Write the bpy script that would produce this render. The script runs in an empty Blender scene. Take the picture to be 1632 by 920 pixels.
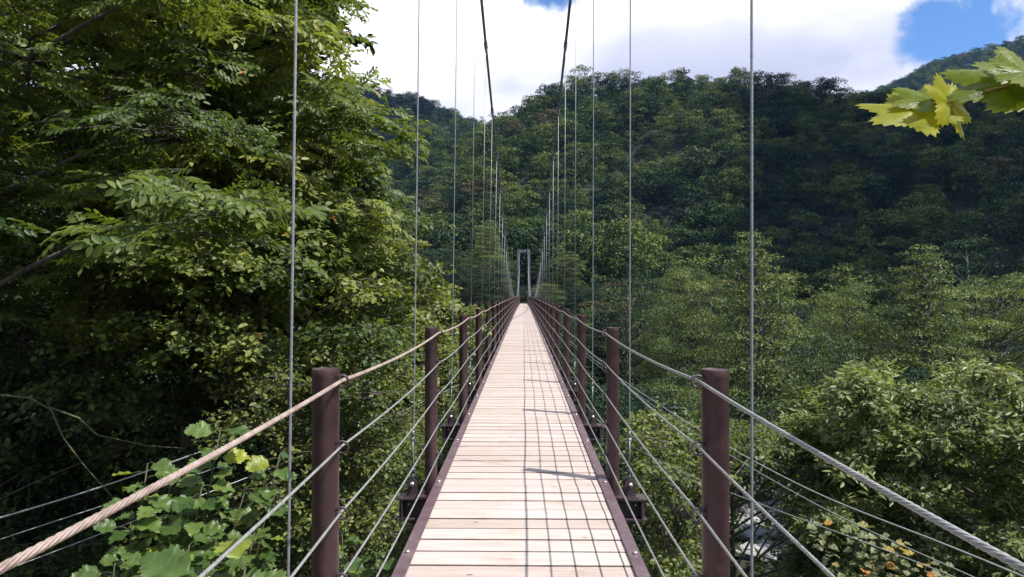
import bpy, math, random
import numpy as np
from mathutils import Vector
R = math.radians
C = bpy.context.scene.collection
scene = bpy.context.scene

# ------------------------------------------------------------------ camera
CAMX, CAMZ = 0.014, 1.39
cd = bpy.data.cameras.new('camera'); cam = bpy.data.objects.new('camera', cd); C.objects.link(cam)
cd.sensor_width = 36; cd.lens = 25.06; cd.clip_start = 0.05; cd.clip_end = 9000
cam.location = (CAMX, 0, CAMZ)
cam.rotation_euler = (R(90 + .625), 0, R(.933))
scene.camera = cam

# ------------------------------------------------------------------ light
SUN = Vector((.55, -.27, 1.0)).normalized()          # towards the sun: right, a little behind, high
sd = bpy.data.lights.new('sun', 'SUN'); sun = bpy.data.objects.new('sun', sd); C.objects.link(sun)
sd.energy = 5.0; sd.angle = R(.55); sd.color = (1, .955, .88)
sun.rotation_euler = SUN.to_track_quat('Z', 'Y').to_euler()
sun.location = (20, -10, 40)

w = bpy.data.worlds.new("World"); scene.world = w; w.use_nodes = True
nt = w.node_tree; N = nt.nodes; L = nt.links; N.clear()
def nd(tree, t, **k):
    n = tree.nodes.new(t)
    for a, b in k.items(): setattr(n, a, b)
    return n
out = nd(nt, 'ShaderNodeOutputWorld'); bg = nd(nt, 'ShaderNodeBackground'); bg.inputs[1].default_value = .1
sky = nd(nt, 'ShaderNodeTexSky', sky_type='NISHITA', sun_disc=False)
sky.sun_elevation = math.asin(SUN.z); sky.sun_rotation = math.atan2(SUN.x, SUN.y)
sky.altitude = 700; sky.air_density = 1.0; sky.dust_density = .6; sky.ozone_density = 2.0
tc = nd(nt, 'ShaderNodeTexCoord')
def vm(op, a, b=None, tree=nt):
    n = nd(tree, 'ShaderNodeVectorMath', operation=op)
    for i, v in enumerate((a, b)):
        if v is None: continue
        if isinstance(v, (tuple, list)): n.inputs[i].default_value = v
        else: tree.links.new(v, n.inputs[i])
    return n
def mt(op, a, b=None, c=None, clamp=False, tree=nt):
    n = nd(tree, 'ShaderNodeMath', operation=op, use_clamp=clamp)
    for i, v in enumerate((a, b, c)):
        if v is None: continue
        if isinstance(v, (int, float)): n.inputs[i].default_value = v
        else: tree.links.new(v, n.inputs[i])
    return n.outputs[0]
sep = nd(nt, 'ShaderNodeSeparateXYZ'); L.new(tc.outputs['Generated'], sep.inputs[0])
zz = mt('ADD', mt('MAXIMUM', sep.outputs[2], 0.0), .16)
cmb = nd(nt, 'ShaderNodeCombineXYZ')
L.new(mt('DIVIDE', sep.outputs[0], zz), cmb.inputs[0]); L.new(mt('DIVIDE', sep.outputs[1], zz), cmb.inputs[1])
n1 = nd(nt, 'ShaderNodeTexNoise'); n1.inputs['Scale'].default_value = 1.5; n1.inputs['Detail'].default_value = 9; n1.inputs['Roughness'].default_value = .6
mp = nd(nt, 'ShaderNodeMapping'); mp.inputs['Location'].default_value = (3.1, 1.7, .4); L.new(cmb.outputs[0], mp.inputs[0]); L.new(mp.outputs[0], n1.inputs['Vector'])
n2 = nd(nt, 'ShaderNodeTexNoise'); n2.inputs['Scale'].default_value = .9; n2.inputs['Detail'].default_value = 5; n2.inputs['Roughness'].default_value = .5
mp2 = nd(nt, 'ShaderNodeMapping'); mp2.inputs['Location'].default_value = (7.3, 2.2, 1.4); L.new(cmb.outputs[0], mp2.inputs[0]); L.new(mp2.outputs[0], n2.inputs['Vector'])
# two gaps of blue in the cloud deck (directions in the world)
def gap(d, inner, outer):
    d = Vector(d).normalized()
    dot = vm('DOT_PRODUCT', vm('NORMALIZE', tc.outputs['Generated']).outputs[0], tuple(d)).outputs['Value']
    m = nd(nt, 'ShaderNodeMapRange'); L.new(dot, m.inputs[0])
    m.inputs[1].default_value = math.cos(R(outer)); m.inputs[2].default_value = math.cos(R(inner)); m.inputs[3].default_value = 0; m.inputs[4].default_value = 1
    return m.outputs[0]
g = mt('MAXIMUM', gap((668, 1136, 405), .7, 4.1), gap((740, 1136, 448), .4, 3.5))
g = mt('MAXIMUM', g, gap((42, 1136, 528), .8, 4.0))
n3 = nd(nt, 'ShaderNodeTexNoise'); n3.inputs['Scale'].default_value = 9; n3.inputs['Detail'].default_value = 8; n3.inputs['Roughness'].default_value = .6; L.new(tc.outputs['Generated'], n3.inputs['Vector'])
dens = mt('ADD', mt('SUBTRACT', mt('ADD', mt('MULTIPLY', n1.outputs[0], .30), mt('MULTIPLY', n3.outputs[0], .82)), mt('MULTIPLY', g, .33)), .10)
hi = nd(nt, 'ShaderNodeMapRange', interpolation_type='SMOOTHSTEP'); L.new(sep.outputs[2], hi.inputs[0]); hi.inputs[1].default_value = .42; hi.inputs[2].default_value = .62
dens = mt('SUBTRACT', dens, mt('MULTIPLY', hi.outputs[0], .17))
bk = nd(nt, 'ShaderNodeMapRange', interpolation_type='SMOOTHSTEP'); L.new(sep.outputs[1], bk.inputs[0]); bk.inputs[1].default_value = .35; bk.inputs[2].default_value = -.15
dens = mt('SUBTRACT', dens, mt('MULTIPLY', bk.outputs[0], .13))
cm = nd(nt, 'ShaderNodeMapRange', interpolation_type='SMOOTHSTEP'); L.new(dens, cm.inputs[0]); cm.inputs[1].default_value = .385; cm.inputs[2].default_value = .555
shade = nd(nt, 'ShaderNodeMapRange', interpolation_type='SMOOTHSTEP'); L.new(n2.outputs[0], shade.inputs[0]); shade.inputs[1].default_value = .42; shade.inputs[2].default_value = .66
lowz = nd(nt, 'ShaderNodeMapRange'); L.new(sep.outputs[2], lowz.inputs[0]); lowz.inputs[1].default_value = .36; lowz.inputs[2].default_value = .24
sh = mt('ADD', mt('MULTIPLY', shade.outputs[0], .7), mt('MULTIPLY', lowz.outputs[0], .45), clamp=True)
cc = nd(nt, 'ShaderNodeMix', data_type='RGBA'); L.new(sh, cc.inputs[0])
cc.inputs[6].default_value = (11, 11, 11.2, 1); cc.inputs[7].default_value = (4.4, 4.6, 5.9, 1)
mx = nd(nt, 'ShaderNodeMix', data_type='RGBA'); L.new(cm.outputs[0], mx.inputs[0]); L.new(vm('MULTIPLY', sky.outputs[0], (.72, 1.0, 1.3)).outputs[0], mx.inputs[6]); L.new(cc.outputs[2], mx.inputs[7])
L.new(mx.outputs[2], bg.inputs[0]); L.new(bg.outputs[0], out.inputs[0])

vs = scene.view_settings; vs.view_transform = 'Standard'; vs.look = 'None'; vs.gamma = 1; vs.exposure = .58; vs.use_curve_mapping = False
try:
    scene.render.engine = 'CYCLES'
    cy = scene.cycles; cy.max_bounces = 6; cy.diffuse_bounces = 3; cy.glossy_bounces = 2; cy.transmission_bounces = 3; cy.volume_bounces = 0; cy.transparent_max_bounces = 4
except Exception: pass

rng = np.random.default_rng(7); random.seed(7)

# ------------------------------------------------------------------ helpers
def tag(o, label=None, cat=None, group=None, kind=None):
    if label: o['label'] = label
    if cat: o['category'] = cat
    if group: o['group'] = group
    if kind: o['kind'] = kind
    return o
def link(name, me, m=None, parent=None, loc=(0, 0, 0), rot=(0, 0, 0)):
    o = bpy.data.objects.new(name, me); C.objects.link(o)
    if m and me is not None and not len(me.materials): me.materials.append(m)
    o.parent = parent; o.location = loc; o.rotation_euler = rot
    return o
def empty(name, loc=(0, 0, 0), rz=0):
    o = bpy.data.objects.new(name, None); C.objects.link(o); o.location = loc; o.rotation_euler = (0, 0, rz); o.empty_display_size = .3
    return o
class MB:
    def __init__(s): s.v = []; s.f = []; s.n = 0; s.sm = []; s.t = []
    def add(s, v, f, smooth=False, tint=0.5):
        v = np.asarray(v, float); s.v.append(v); s.f += [tuple(i + s.n for i in q) for q in f]; s.sm += [smooth] * len(f); s.n += len(v)
        s.t += [tint] * len(v)
        return s
    def box(s, x0, x1, y0, y1, z0, z1, tint=.5):
        v = [(x, y, z) for z in (z0, z1) for y in (y0, y1) for x in (x0, x1)]
        return s.add(v, [(0, 2, 3, 1), (4, 5, 7, 6), (0, 1, 5, 4), (2, 6, 7, 3), (0, 4, 6, 2), (1, 3, 7, 5)], False, tint)
    def tube(s, pts, rad, sides=8, caps=True):
        P = np.asarray(pts, float); n = len(P); rad = np.broadcast_to(np.asarray(rad, float), (n,))
        T = np.gradient(P, axis=0); T /= np.linalg.norm(T, axis=1)[:, None] + 1e-12
        ref = np.array((0, 0, 1.)) if abs(T[:, 2]).mean() < .8 else np.array((0, 1., 0))
        U = np.cross(T, ref); U /= np.linalg.norm(U, axis=1)[:, None] + 1e-12; V = np.cross(U, T)
        a = np.arange(sides) * 2 * np.pi / sides
        ring = P[:, None] + rad[:, None, None] * (np.cos(a)[None, :, None] * U[:, None] + np.sin(a)[None, :, None] * V[:, None])
        f = []
        for i in range(n - 1):
            for j in range(sides):
                k = (j + 1) % sides
                f.append((i * sides + j, i * sides + k, (i + 1) * sides + k, (i + 1) * sides + j))
        if caps: f.append(tuple(range(sides))[::-1]); f.append(tuple((n - 1) * sides + j for j in range(sides)))
        return s.add(ring.reshape(-1, 3), f, True)
    def mesh(s, name='mesh', tint=False):
        me = bpy.data.meshes.new(name); me.from_pydata(np.concatenate(s.v).tolist(), [], s.f)
        me.polygons.foreach_set('use_smooth', s.sm)
        if tint:
            at = me.attributes.new('tint', 'FLOAT', 'POINT'); at.data.foreach_set('value', s.t)
        me.update(); return me
    def build(s, name, m, parent=None, loc=(0, 0, 0), tint=False): return link(name, s.mesh(name, tint), m, parent, loc)

def soft_edge(o, wdt, seg=2):
    b = o.modifiers.new('bevel', 'BEVEL'); b.width = wdt; b.segments = seg; b.limit_method = 'ANGLE'; return o

def norm(a): return a / (np.linalg.norm(a, axis=-1, keepdims=True) + 1e-12)

def leaf_mesh(name, P, D, Nn, Ln, Wd, tint, fine=False):
    """n leaves: base P, direction D, blade normal Nn; folded along the midrib"""
    n = len(P); D = norm(D); S = norm(np.cross(D, Nn)); Nn = norm(np.cross(S, D))
    Ln = Ln[:, None]; Wd = Wd[:, None]
    if not fine:
        v = np.stack([P, P + D * Ln * .45 + S * Wd * .5 + Nn * Wd * .16, P + D * Ln, P + D * Ln * .45 - S * Wd * .5 + Nn * Wd * .16], 1)
        k = 4; loops = np.array([0, 3, 2, 0, 2, 1]); starts = np.array([0, 3]); tot = np.array([3, 3])
    else:
        v = np.stack([P,
                      P + D * Ln * .25 + S * Wd * .42 + Nn * Wd * .12, P + D * Ln * .62 + S * Wd * .44 + Nn * Wd * .1 - Nn * Ln * .04,
                      P + D * Ln - Nn * Ln * .14,
                      P + D * Ln * .62 - S * Wd * .44 + Nn * Wd * .1 - Nn * Ln * .04, P + D * Ln * .25 - S * Wd * .42 + Nn * Wd * .12], 1)
        k = 6; loops = np.array([0, 3, 2, 1, 0, 5, 4, 3]); starts = np.array([0, 4]); tot = np.array([4, 4])
    me = bpy.data.meshes.new(name)
    me.vertices.add(n * k); me.vertices.foreach_set('co', v.reshape(-1).astype(np.float32))
    nl = len(loops); me.loops.add(n * nl); me.polygons.add(n * 2)
    me.loops.foreach_set('vertex_index', (np.arange(n)[:, None] * k + loops[None]).reshape(-1).astype(np.int32))
    me.polygons.foreach_set('loop_start', (np.arange(n)[:, None] * nl + starts[None]).reshape(-1).astype(np.int32))
    me.polygons.foreach_set('loop_total', np.tile(tot, n).astype(np.int32))
    at = me.attributes.new('tint', 'FLOAT', 'POINT'); at.data.foreach_set('value', np.repeat(tint, k).astype(np.float32))
    me.update(calc_edges=True)
    return me

# ------------------------------------------------------------------ materials
def mat(name):
    m = bpy.data.materials.new(name); m.use_nodes = True
    t = m.node_tree; p = t.nodes['Principled BSDF']; return m, t, p
def ramp(t, stops, fac):
    r = nd(t, 'ShaderNodeValToRGB'); e = r.color_ramp.elements
    while len(e) > 1: e.remove(e[-1])
    e[0].position = stops[0][0]; e[0].color = (*stops[0][1], 1)
    for p, c in stops[1:]:
        q = e.new(p); q.color = (*c, 1)
    t.links.new(fac, r.inputs[0]); return r.outputs[0]
def noise(t, scale, detail=4, rough=.55, vec=None, dist=0):
    n = nd(t, 'ShaderNodeTexNoise'); n.inputs['Scale'].default_value = scale; n.inputs['Detail'].default_value = detail; n.inputs['Roughness'].default_value = rough; n.inputs['Distortion'].default_value = dist
    if vec is not None: t.links.new(vec, n.inputs['Vector'])
    return n.outputs[0]
def objco(t, scale=(1, 1, 1)):
    a = nd(t, 'ShaderNodeTexCoord'); m = nd(t, 'ShaderNodeMapping'); m.inputs['Scale'].default_value = scale
    t.links.new(a.outputs['Object'], m.inputs[0]); return m.outputs[0]
def bump(t, p, h, strength=.4, dist=.01):
    b = nd(t, 'ShaderNodeBump'); b.inputs['Strength'].default_value = strength; b.inputs['Distance'].default_value = dist
    t.links.new(h, b.inputs['Height']); t.links.new(b.outputs[0], p.inputs['Normal'])

def leaf_mat(name, stops, trans=.35, rough=.45, spec=.35, vary=.25, tboost=1.7, blotch=0):
    m, t, p = mat(name)
    a = nd(t, 'ShaderNodeAttribute', attribute_name='tint')
    oi = nd(t, 'ShaderNodeObjectInfo')
    f = mt('ADD', a.outputs['Fac'], mt('MULTIPLY', mt('SUBTRACT', oi.outputs['Random'], .5, tree=t), vary, tree=t), clamp=True, tree=t)
    c = ramp(t, stops, f)
    if blotch:
        nz = noise(t, blotch, 7, .7, objco(t)); bl = ramp(t, [(.30, (.45, .32, .25)), (.38, (.80, .78, .7)), (.55, (1, 1, 1)), (.7, (1.2, 1.12, 1.05))], nz)
        c = vm('MULTIPLY', c, bl, tree=t).outputs[0]; bump(t, p, noise(t, blotch * 3, 4, .6, objco(t)), .35, .004)
    t.links.new(c, p.inputs['Base Color']); p.inputs['Roughness'].default_value = rough; p.inputs['Specular IOR Level'].default_value = spec
    tr = nd(t, 'ShaderNodeBsdfTranslucent')
    mul = vm('MULTIPLY', c, (tboost * 1.1, tboost * 1.1, tboost * .45), tree=t); t.links.new(mul.outputs[0], tr.inputs[0])
    ms = nd(t, 'ShaderNodeMixShader'); ms.inputs[0].default_value = trans
    t.links.new(p.outputs[0], ms.inputs[1]); t.links.new(tr.outputs[0], ms.inputs[2])
    t.links.new(ms.outputs[0], t.nodes['Material Output'].inputs[0])
    return m
M = {}
M['leaf_near'] = leaf_mat('leaf_near', [(0, (.018, .042, .010)), (.35, (.080, .120, .026)), (.75, (.190, .225, .055)), (.95, (.28, .28, .08)), (.985, (.38, .19, .03)), (1, (.44, .14, .03))], trans=.34, vary=.05, rough=.46, spec=.35)
M['leaf_bush'] = leaf_mat('leaf_bush', [(0, (.022, .046, .014)), (.5, (.120, .155, .040)), (.9, (.25, .26, .07)), (1, (.26, .24, .04))], trans=.32, vary=.25)
M['leaf_pale'] = leaf_mat('leaf_pale', [(0, (.040, .070, .024)), (.5, (.160, .200, .070)), (1, (.29, .32, .14))], trans=.28, vary=.1, rough=.42, spec=.4)
M['leaf_crest'] = leaf_mat('leaf_crest', [(0, (.022, .048, .018)), (.5, (.105, .145, .042)), (.9, (.20, .22, .07)), (1, (.24, .20, .06))], trans=.25, vary=.1, rough=.5, spec=.3)
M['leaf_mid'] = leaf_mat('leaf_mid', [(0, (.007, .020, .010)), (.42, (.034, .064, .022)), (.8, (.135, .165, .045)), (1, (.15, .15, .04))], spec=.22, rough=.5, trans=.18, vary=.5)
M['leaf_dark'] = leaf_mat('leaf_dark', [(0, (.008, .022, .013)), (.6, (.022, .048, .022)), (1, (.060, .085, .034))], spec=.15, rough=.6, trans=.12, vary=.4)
M['leaf_far'] = leaf_mat('leaf_far', [(0, (.008, .023, .013)), (.42, (.050, .086, .028)), (.80, (.155, .190, .055)), (1, (.12, .13, .034))], spec=.10, rough=.7, trans=.12, vary=.7)
M['leaf_autumn'] = leaf_mat('leaf_autumn', [(0, (.040, .044, .018)), (.5, (.085, .075, .028)), (.85, (.13, .09, .03)), (1, (.22, .10, .03))], trans=.2, vary=.2)
M['leaf_plant'] = leaf_mat('leaf_plant', [(0, (.045, .090, .020)), (.6, (.125, .185, .045)), (.85, (.19, .24, .03)), (1, (.38, .37, .02))], trans=.3, vary=0, rough=.40, spec=.4, tboost=1.7, blotch=28)
M['leaf_fleck'] = leaf_mat('leaf_fleck', [(0, (.08, .11, .04)), (.6, (.20, .21, .10)), (.88, (.30, .24, .06)), (1, (.42, .17, .03))], trans=.3, vary=0)
M['leaf_maple'] = leaf_mat('leaf_maple', [(0, (.12, .17, .015)), (.6, (.20, .25, .02)), (1, (.34, .33, .02))], trans=.5, vary=0, rough=.35, spec=.25, tboost=1.7, blotch=34)

m, t, p = mat('bark'); oc = objco(t, (6, 6, 1.2)); f = noise(t, 3, 8, .65, oc)
t.links.new(ramp(t, [(.3, (.05, .042, .035)), (.55, (.12, .105, .09)), (.75, (.20, .185, .165))], f), p.inputs['Base Color']); p.inputs['Roughness'].default_value = .9; bump(t, p, f, .8, .03); M['bark'] = m

m, t, p = mat('maroon_paint'); oc = objco(t, (1, 1, 1)); f = noise(t, 14, 8, .65, oc); f2 = noise(t, 90, 4, .6, oc)
t.links.new(ramp(t, [(.3, (.030, .014, .017)), (.54, (.048, .022, .025)), (.68, (.080, .040, .038)), (.74, (.17, .10, .08))], f), p.inputs['Base Color'])
t.links.new(ramp(t, [(.3, (.38,) * 3), (.7, (.62,) * 3)], f), p.inputs['Roughness']); bump(t, p, f2, .12, .002); M['maroon'] = m

m, t, p = mat('edge_paint'); oc = objco(t, (1, 1, 1)); f = noise(t, 9, 9, .7, oc)
t.links.new(ramp(t, [(.3, (.07, .04, .05)), (.5, (.11, .068, .078)), (.66, (.15, .105, .11)), (.74, (.26, .22, .21))], f), p.inputs['Base Color']); p.inputs['Roughness'].default_value = .5; bump(t, p, f, .15, .003); M['edge'] = m

m, t, p = mat('dark_steel'); f = noise(t, 20, 5, .6, objco(t))
t.links.new(ramp(t, [(.3, (.035, .022, .026)), (.7, (.075, .05, .055))], f), p.inputs['Base Color']); p.inputs['Roughness'].default_value = .5; M['dark_steel'] = m

def metal(name, c0, c1, metallic=.7, rough=.42, scale=40):
    m, t, p = mat(name); f = noise(t, scale, 5, .6, objco(t))
    t.links.new(ramp(t, [(.3, c0), (.7, c1)], f), p.inputs['Base Color']); p.inputs['Metallic'].default_value = metallic; p.inputs['Roughness'].default_value = rough; return m
M['galv'] = metal('galvanised_wire', (.26, .27, .27), (.42, .42, .40), .5, .5)
M['rusty_rope'] = metal('weathered_rope', (.28, .20, .17), (.52, .42, .37), .3, .5, 18)
M['hanger'] = metal('hanger_wire', (.22, .24, .26), (.36, .38, .40), .5, .5)
M['main'] = metal('main_cable', (.10, .12, .16), (.18, .21, .26), .3, .55)
M['clamp'] = metal('clamp_steel', (.16, .17, .19), (.26, .27, .30), .6, .45)
M['zinc'] = metal('zinc_bolt', (.5, .5, .48), (.68, .67, .64), .8, .35)
M['tower'] = metal('tower_paint', (.085, .09, .10), (.15, .155, .165), .1, .6, 2)

# weathered planks
m, t, p = mat('weathered_planks')
a = nd(t, 'ShaderNodeAttribute', attribute_name='tint')
geo = nd(t, 'ShaderNodeTexCoord'); mpn = nd(t, 'ShaderNodeMapping'); t.links.new(geo.outputs['Object'], mpn.inputs[0]); mpn.inputs['Scale'].default_value = (1.6, 26, 8)
off = nd(t, 'ShaderNodeCombineXYZ'); t.links.new(mt('MULTIPLY', a.outputs['Fac'], 37., tree=t), off.inputs[0]); t.links.new(off.outputs[0], mpn.inputs['Location'])
grain = noise(t, 2.6, 11, .74, mpn.outputs[0], .8)
mp3 = nd(t, 'ShaderNodeMapping'); t.links.new(geo.outputs['Object'], mp3.inputs[0]); mp3.inputs['Scale'].default_value = (1.1, 2.4, 1); t.links.new(off.outputs[0], mp3.inputs['Location'])
blot = noise(t, 2.4, 6, .6, mp3.outputs[0])
base = ramp(t, [(.26, (.21, .16, .135)), (.38, (.41, .34, .31)), (.55, (.50, .425, .395)), (.72, (.57, .50, .475))], grain)
bt = ramp(t, [(.26, (.74, .66, .60)), (.42, (.96, .93, .90)), (.58, (1, 1, 1)), (.68, (1.12, 1.11, 1.11))], blot)
tt = ramp(t, [(0, (.90, .87, .84)), (.5, (1.0, .985, .97)), (1, (1.08, 1.07, 1.05))], a.outputs['Fac'])
c1 = vm('MULTIPLY', base, bt, tree=t); c2 = vm('MULTIPLY', c1.outputs[0], tt, tree=t)
vo = nd(t, 'ShaderNodeTexVoronoi'); mp4 = nd(t, 'ShaderNodeMapping'); mp4.inputs['Scale'].default_value = (2.6, 6, 1); t.links.new(geo.outputs['Object'], mp4.inputs[0]); t.links.new(mp4.outputs[0], vo.inputs['Vector']); vo.inputs['Scale'].default_value = 1.35
kn = ramp(t, [(0, (.18, .12, .10)), (.045, (.30, .20, .16)), (.085, (1, 1, 1))], vo.outputs['Distance'])
c3 = vm('MULTIPLY', c2.outputs[0], kn, tree=t)
t.links.new(c3.outputs[0], p.inputs['Base Color']); p.inputs['Roughness'].default_value = .62; p.inputs['Specular IOR Level'].default_value = .35; bump(t, p, grain, .3, .004); M['plank'] = m

m, t, p = mat('plank_edge'); f = noise(t, 12, 6, .6, objco(t)); t.links.new(ramp(t, [(.3, (.05, .037, .03)), (.7, (.15, .115, .095))], f), p.inputs['Base Color']); p.inputs['Roughness'].default_value = .9; M['plank_edge'] = m
m, t, p = mat('forest_floor'); oc = objco(t); f = noise(t, .35, 10, .7, oc)
t.links.new(ramp(t, [(.3, (.012, .015, .007)), (.5, (.022, .026, .011)), (.7, (.04, .036, .02))], f), p.inputs['Base Color']); p.inputs['Roughness'].default_value = .95; bump(t, p, f, .6, .4); M['ground'] = m
m, t, p = mat('river_rock'); f = noise(t, 1.6, 8, .6, objco(t))
t.links.new(ramp(t, [(.3, (.20, .20, .19)), (.7, (.46, .455, .44))], f), p.inputs['Base Color']); p.inputs['Roughness'].default_value = .8; bump(t, p, f, .5, .1); M['rock'] = m
m, t, p = mat('stream_water'); f = noise(t, .8, 6, .6, objco(t))
t.links.new(ramp(t, [(.45, (.05, .09, .10)), (.62, (.7, .74, .76))], f), p.inputs['Base Color']); p.inputs['Roughness'].default_value = .12; bump(t, p, f, .5, .1); M['water'] = m
m, t, p = mat('cloud_white'); p.inputs['Base Color'].default_value = (.85, .85, .87, 1); p.inputs['Roughness'].default_value = 1; p.inputs['Specular IOR Level'].default_value = 0; M['cloud'] = m
m, t, p = mat('dry_stem'); p.inputs['Base Color'].default_value = (.07, .075, .03, 1); p.inputs['Roughness'].default_value = .7; M['stem'] = m
m, t, p = mat('maple_stem'); p.inputs['Base Color'].default_value = (.30, .20, .09, 1); p.inputs['Roughness'].default_value = .6; M['maple_stem'] = m
m, t, p = mat('concrete'); f = noise(t, 3, 8, .6, objco(t)); t.links.new(ramp(t, [(.3, (.24, .23, .21)), (.7, (.38, .37, .35))], f), p.inputs['Base Color']); p.inputs['Roughness'].default_value = .9; M['concrete'] = m

# ------------------------------------------------------------------ terrain
SPAN = 131.0
def deckz(y): return 6.3e-5 * y * (SPAN - y)
def sstep(x): x = np.clip(x, 0, 1); return x * x * (3 - 2 * x)
def hnoise(x, y, s):
    x = x / s; y = y / s
    return (np.sin(x * 1.7 + 2.1 * np.sin(y * .9 + 1.3)) + np.sin(y * 2.1 + 1.7 * np.sin(x * 1.1 + .4)) + .6 * np.sin(x * 3.9 + y * 2.7 + 1.1) + .5 * np.sin(y * 5.1 - x * 3.3 + 2.)) / 3.1
def ridge(x, y, pts, slope, p=1.0):
    best = np.full(x.shape, -1e9)
    for (x0, y0, z0), (x1, y1, z1) in zip(pts[:-1], pts[1:]):
        dx, dy = x1 - x0, y1 - y0; tt = np.clip(((x - x0) * dx + (y - y0) * dy) / (dx * dx + dy * dy), 0, 1)
        d = np.hypot(x - x0 - tt * dx, y - y0 - tt * dy)
        best = np.maximum(best, z0 + tt * (z1 - z0) - slope * (np.sqrt(d * d + 60) - 7.7))
    return best
RA = [(-60, 520, 92), (-23, 490, 102), (35, 425, 112), (92, 400, 111), (179, 385, 106), (267, 400, 100), (520, 430, 130)]
RB = [(-420, 760, 235), (-300, 800, 222), (-193, 820, 232), (-120, 800, 212), (-60, 800, 186), (0, 830, 165), (200, 900, 150)]
RC = [(-140, 420, 42), (-90, 470, 72), (-30, 500, 108)]
RD = [(380, 1250, 250), (625, 1300, 362), (760, 1280, 412), (913, 1250, 452), (1300, 1200, 520)]
RE = [(-70, 190, 10), (-40, 215, 15), (0, 235, 17), (28, 232, 14), (48, 205, 4)]
RS1 = [(92, 400, 110), (86, 320, 72), (70, 250, 22), (64, 205, -6)]       # spurs running down the right mountain
RS2 = [(179, 385, 104), (165, 320, 78), (150, 240, 30), (140, 180, 2)]
RS3 = [(35, 425, 118), (22, 350, 78), (8, 290, 42)]
RS4 = [(267, 400, 100), (260, 300, 78), (240, 200, 40)]
def ground(x, y):
    x = np.asarray(x, float); y = np.asarray(y, float)
    ys = 66 + .35 * x + 6 * np.sin(x / 40)
    u = ys - y
    near = np.interp(u, [0, 6, 25, 44, 56, 63.5, 66, 95, 250, 2000], [-19, -18.5, -13.5, -9.5, -5.5, -2.2, -1.7, -.6, 8, 200])
    right = sstep((x - 1.5) / 6) * sstep((u - 20) / 30) * 3.2 * sstep((110 - u) / 20)
    left = np.clip(-x - 7, 0, 60) * .38 * sstep((u + 5) / 20) - sstep((-x - 1.2) / 3) * sstep((9 + x) / 4) * sstep((y - 1) / 4) * 1.0
    near = near - right + left
    far = np.interp(-u, [0, 6, 25, 50, 64, 68, 100, 160, 400, 2000], [-19, -18.5, -13.5, -6, -.8, -.5, 4, 9, 12, 30])
    far = far - .12 * np.clip(x - 20, 0, 60) * sstep((-u) / 20)
    z = np.where(u > 0, near, far)
    for r, s in ((RA, .62), (RB, .55), (RC, .55), (RD, .5), (RE, .55), (RS1, .75), (RS2, .75), (RS3, .62), (RS4, .7)):
        z = np.maximum(z, ridge(x, y, r, s))
    d = np.hypot(x, y)
    z = z + hnoise(x, y, 9) * .6 * sstep((d - 8) / 30) + hnoise(x + 40, y, 26) * 4.6 * sstep((d - 170) / 120) + hnoise(x, y + 70, 80) * 7 * sstep((d - 250) / 150)
    # level pads for the bridge heads
    pad = sstep(1 - (np.hypot(x / 2.2, (y + 5) / 4.2) - 1) / .6); z = z * (1 - pad) + (-.52) * pad
    pad2 = sstep(1 - (np.hypot(x / 3, (y - (SPAN + 5)) / 5) - 1) / .6); z = z * (1 - pad2) + (-.52) * pad2
    return z
def axis(lo, hi, fine_lo, fine_hi, step):
    a = list(np.arange(fine_lo, fine_hi, step)); s = step; v = fine_hi
    while v < hi: a.append(v); s *= 1.06; v += s
    s = step; v = fine_lo - step
    while v > lo: a.insert(0, v); s *= 1.06; v -= s
    return np.array(a)
gx = axis(-2600, 2600, -50, 90, 1.6); gy = axis(-900, 3600, -20, 150, 1.6)
X, Y = np.meshgrid(gx, gy); Z = ground(X, Y)
nx, ny = len(gx), len(gy)
me = bpy.data.meshes.new('ground'); me.from_pydata(np.stack([X, Y, Z], -1).reshape(-1, 3).tolist(), [], [(j * nx + i, j * nx + i + 1, (j + 1) * nx + i + 1, (j + 1) * nx + i) for j in range(ny - 1) for i in range(nx - 1)])
me.polygons.foreach_set('use_smooth', [True] * len(me.polygons))
tag(link('ground', me, M['ground']), 'wooded valley sides and mountain slopes around the gorge', 'ground', kind='structure')

# stream with boulders at the bottom of the gorge
sx = np.arange(-60, 200, 2.0); sy = 66 + .35 * sx + 6 * np.sin(sx / 40)
mb = MB(); v = []
for a_, b_ in zip(sx, sy): v += [(a_, b_ - 3.6, -18.25), (a_, b_ + 3.6, -18.25)]
mb.add(v, [(2 * i, 2 * i + 2, 2 * i + 3, 2 * i + 1) for i in range(len(sx) - 1)])
tag(mb.build('stream', M['water']), 'shallow white stream at the bottom of the gorge, seen between the trees', 'stream', kind='structure')
def rock_mesh(seed):
    r = np.random.default_rng(seed); mbx = MB(); nn, mm = 7, 10; v = []
    for i in range(nn + 1):
        th = math.pi * i / nn
        for j in range(mm):
            ph = 2 * math.pi * j / mm; k = 1 + .18 * r.normal()
            v.append((k * math.sin(th) * math.cos(ph), k * math.sin(th) * math.sin(ph), .65 * k * math.cos(th)))
    f = [(i * mm + j, (i + 1) * mm + j, (i + 1) * mm + (j + 1) % mm, i * mm + (j + 1) % mm) for i in range(nn) for j in range(mm)]
    mbx.add(v, f); me = mbx.mesh('boulder'); me.materials.append(M['rock']); return me
rocks = [rock_mesh(i) for i in range(4)]
for i in range(0):
    x = rng.uniform(2, 60) if i < 12 else rng.uniform(60, 120); yy = 66 + .35 * x + 6 * math.sin(x / 40) + rng.choice([-1, 1]) * rng.uniform(1.5, 6.5); s = rng.uniform(.5, 1.7)
    o = link('boulder', rocks[i % 4], None, None, (x, yy, float(ground(x, yy)) + .3), (0, 0, rng.uniform(0, 6))); o.scale = (s * 1.2, s, s)
    tag(o, 'pale grey boulder lying by the stream under the right hand side of the bridge', 'boulder', 'boulders along the stream')

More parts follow.
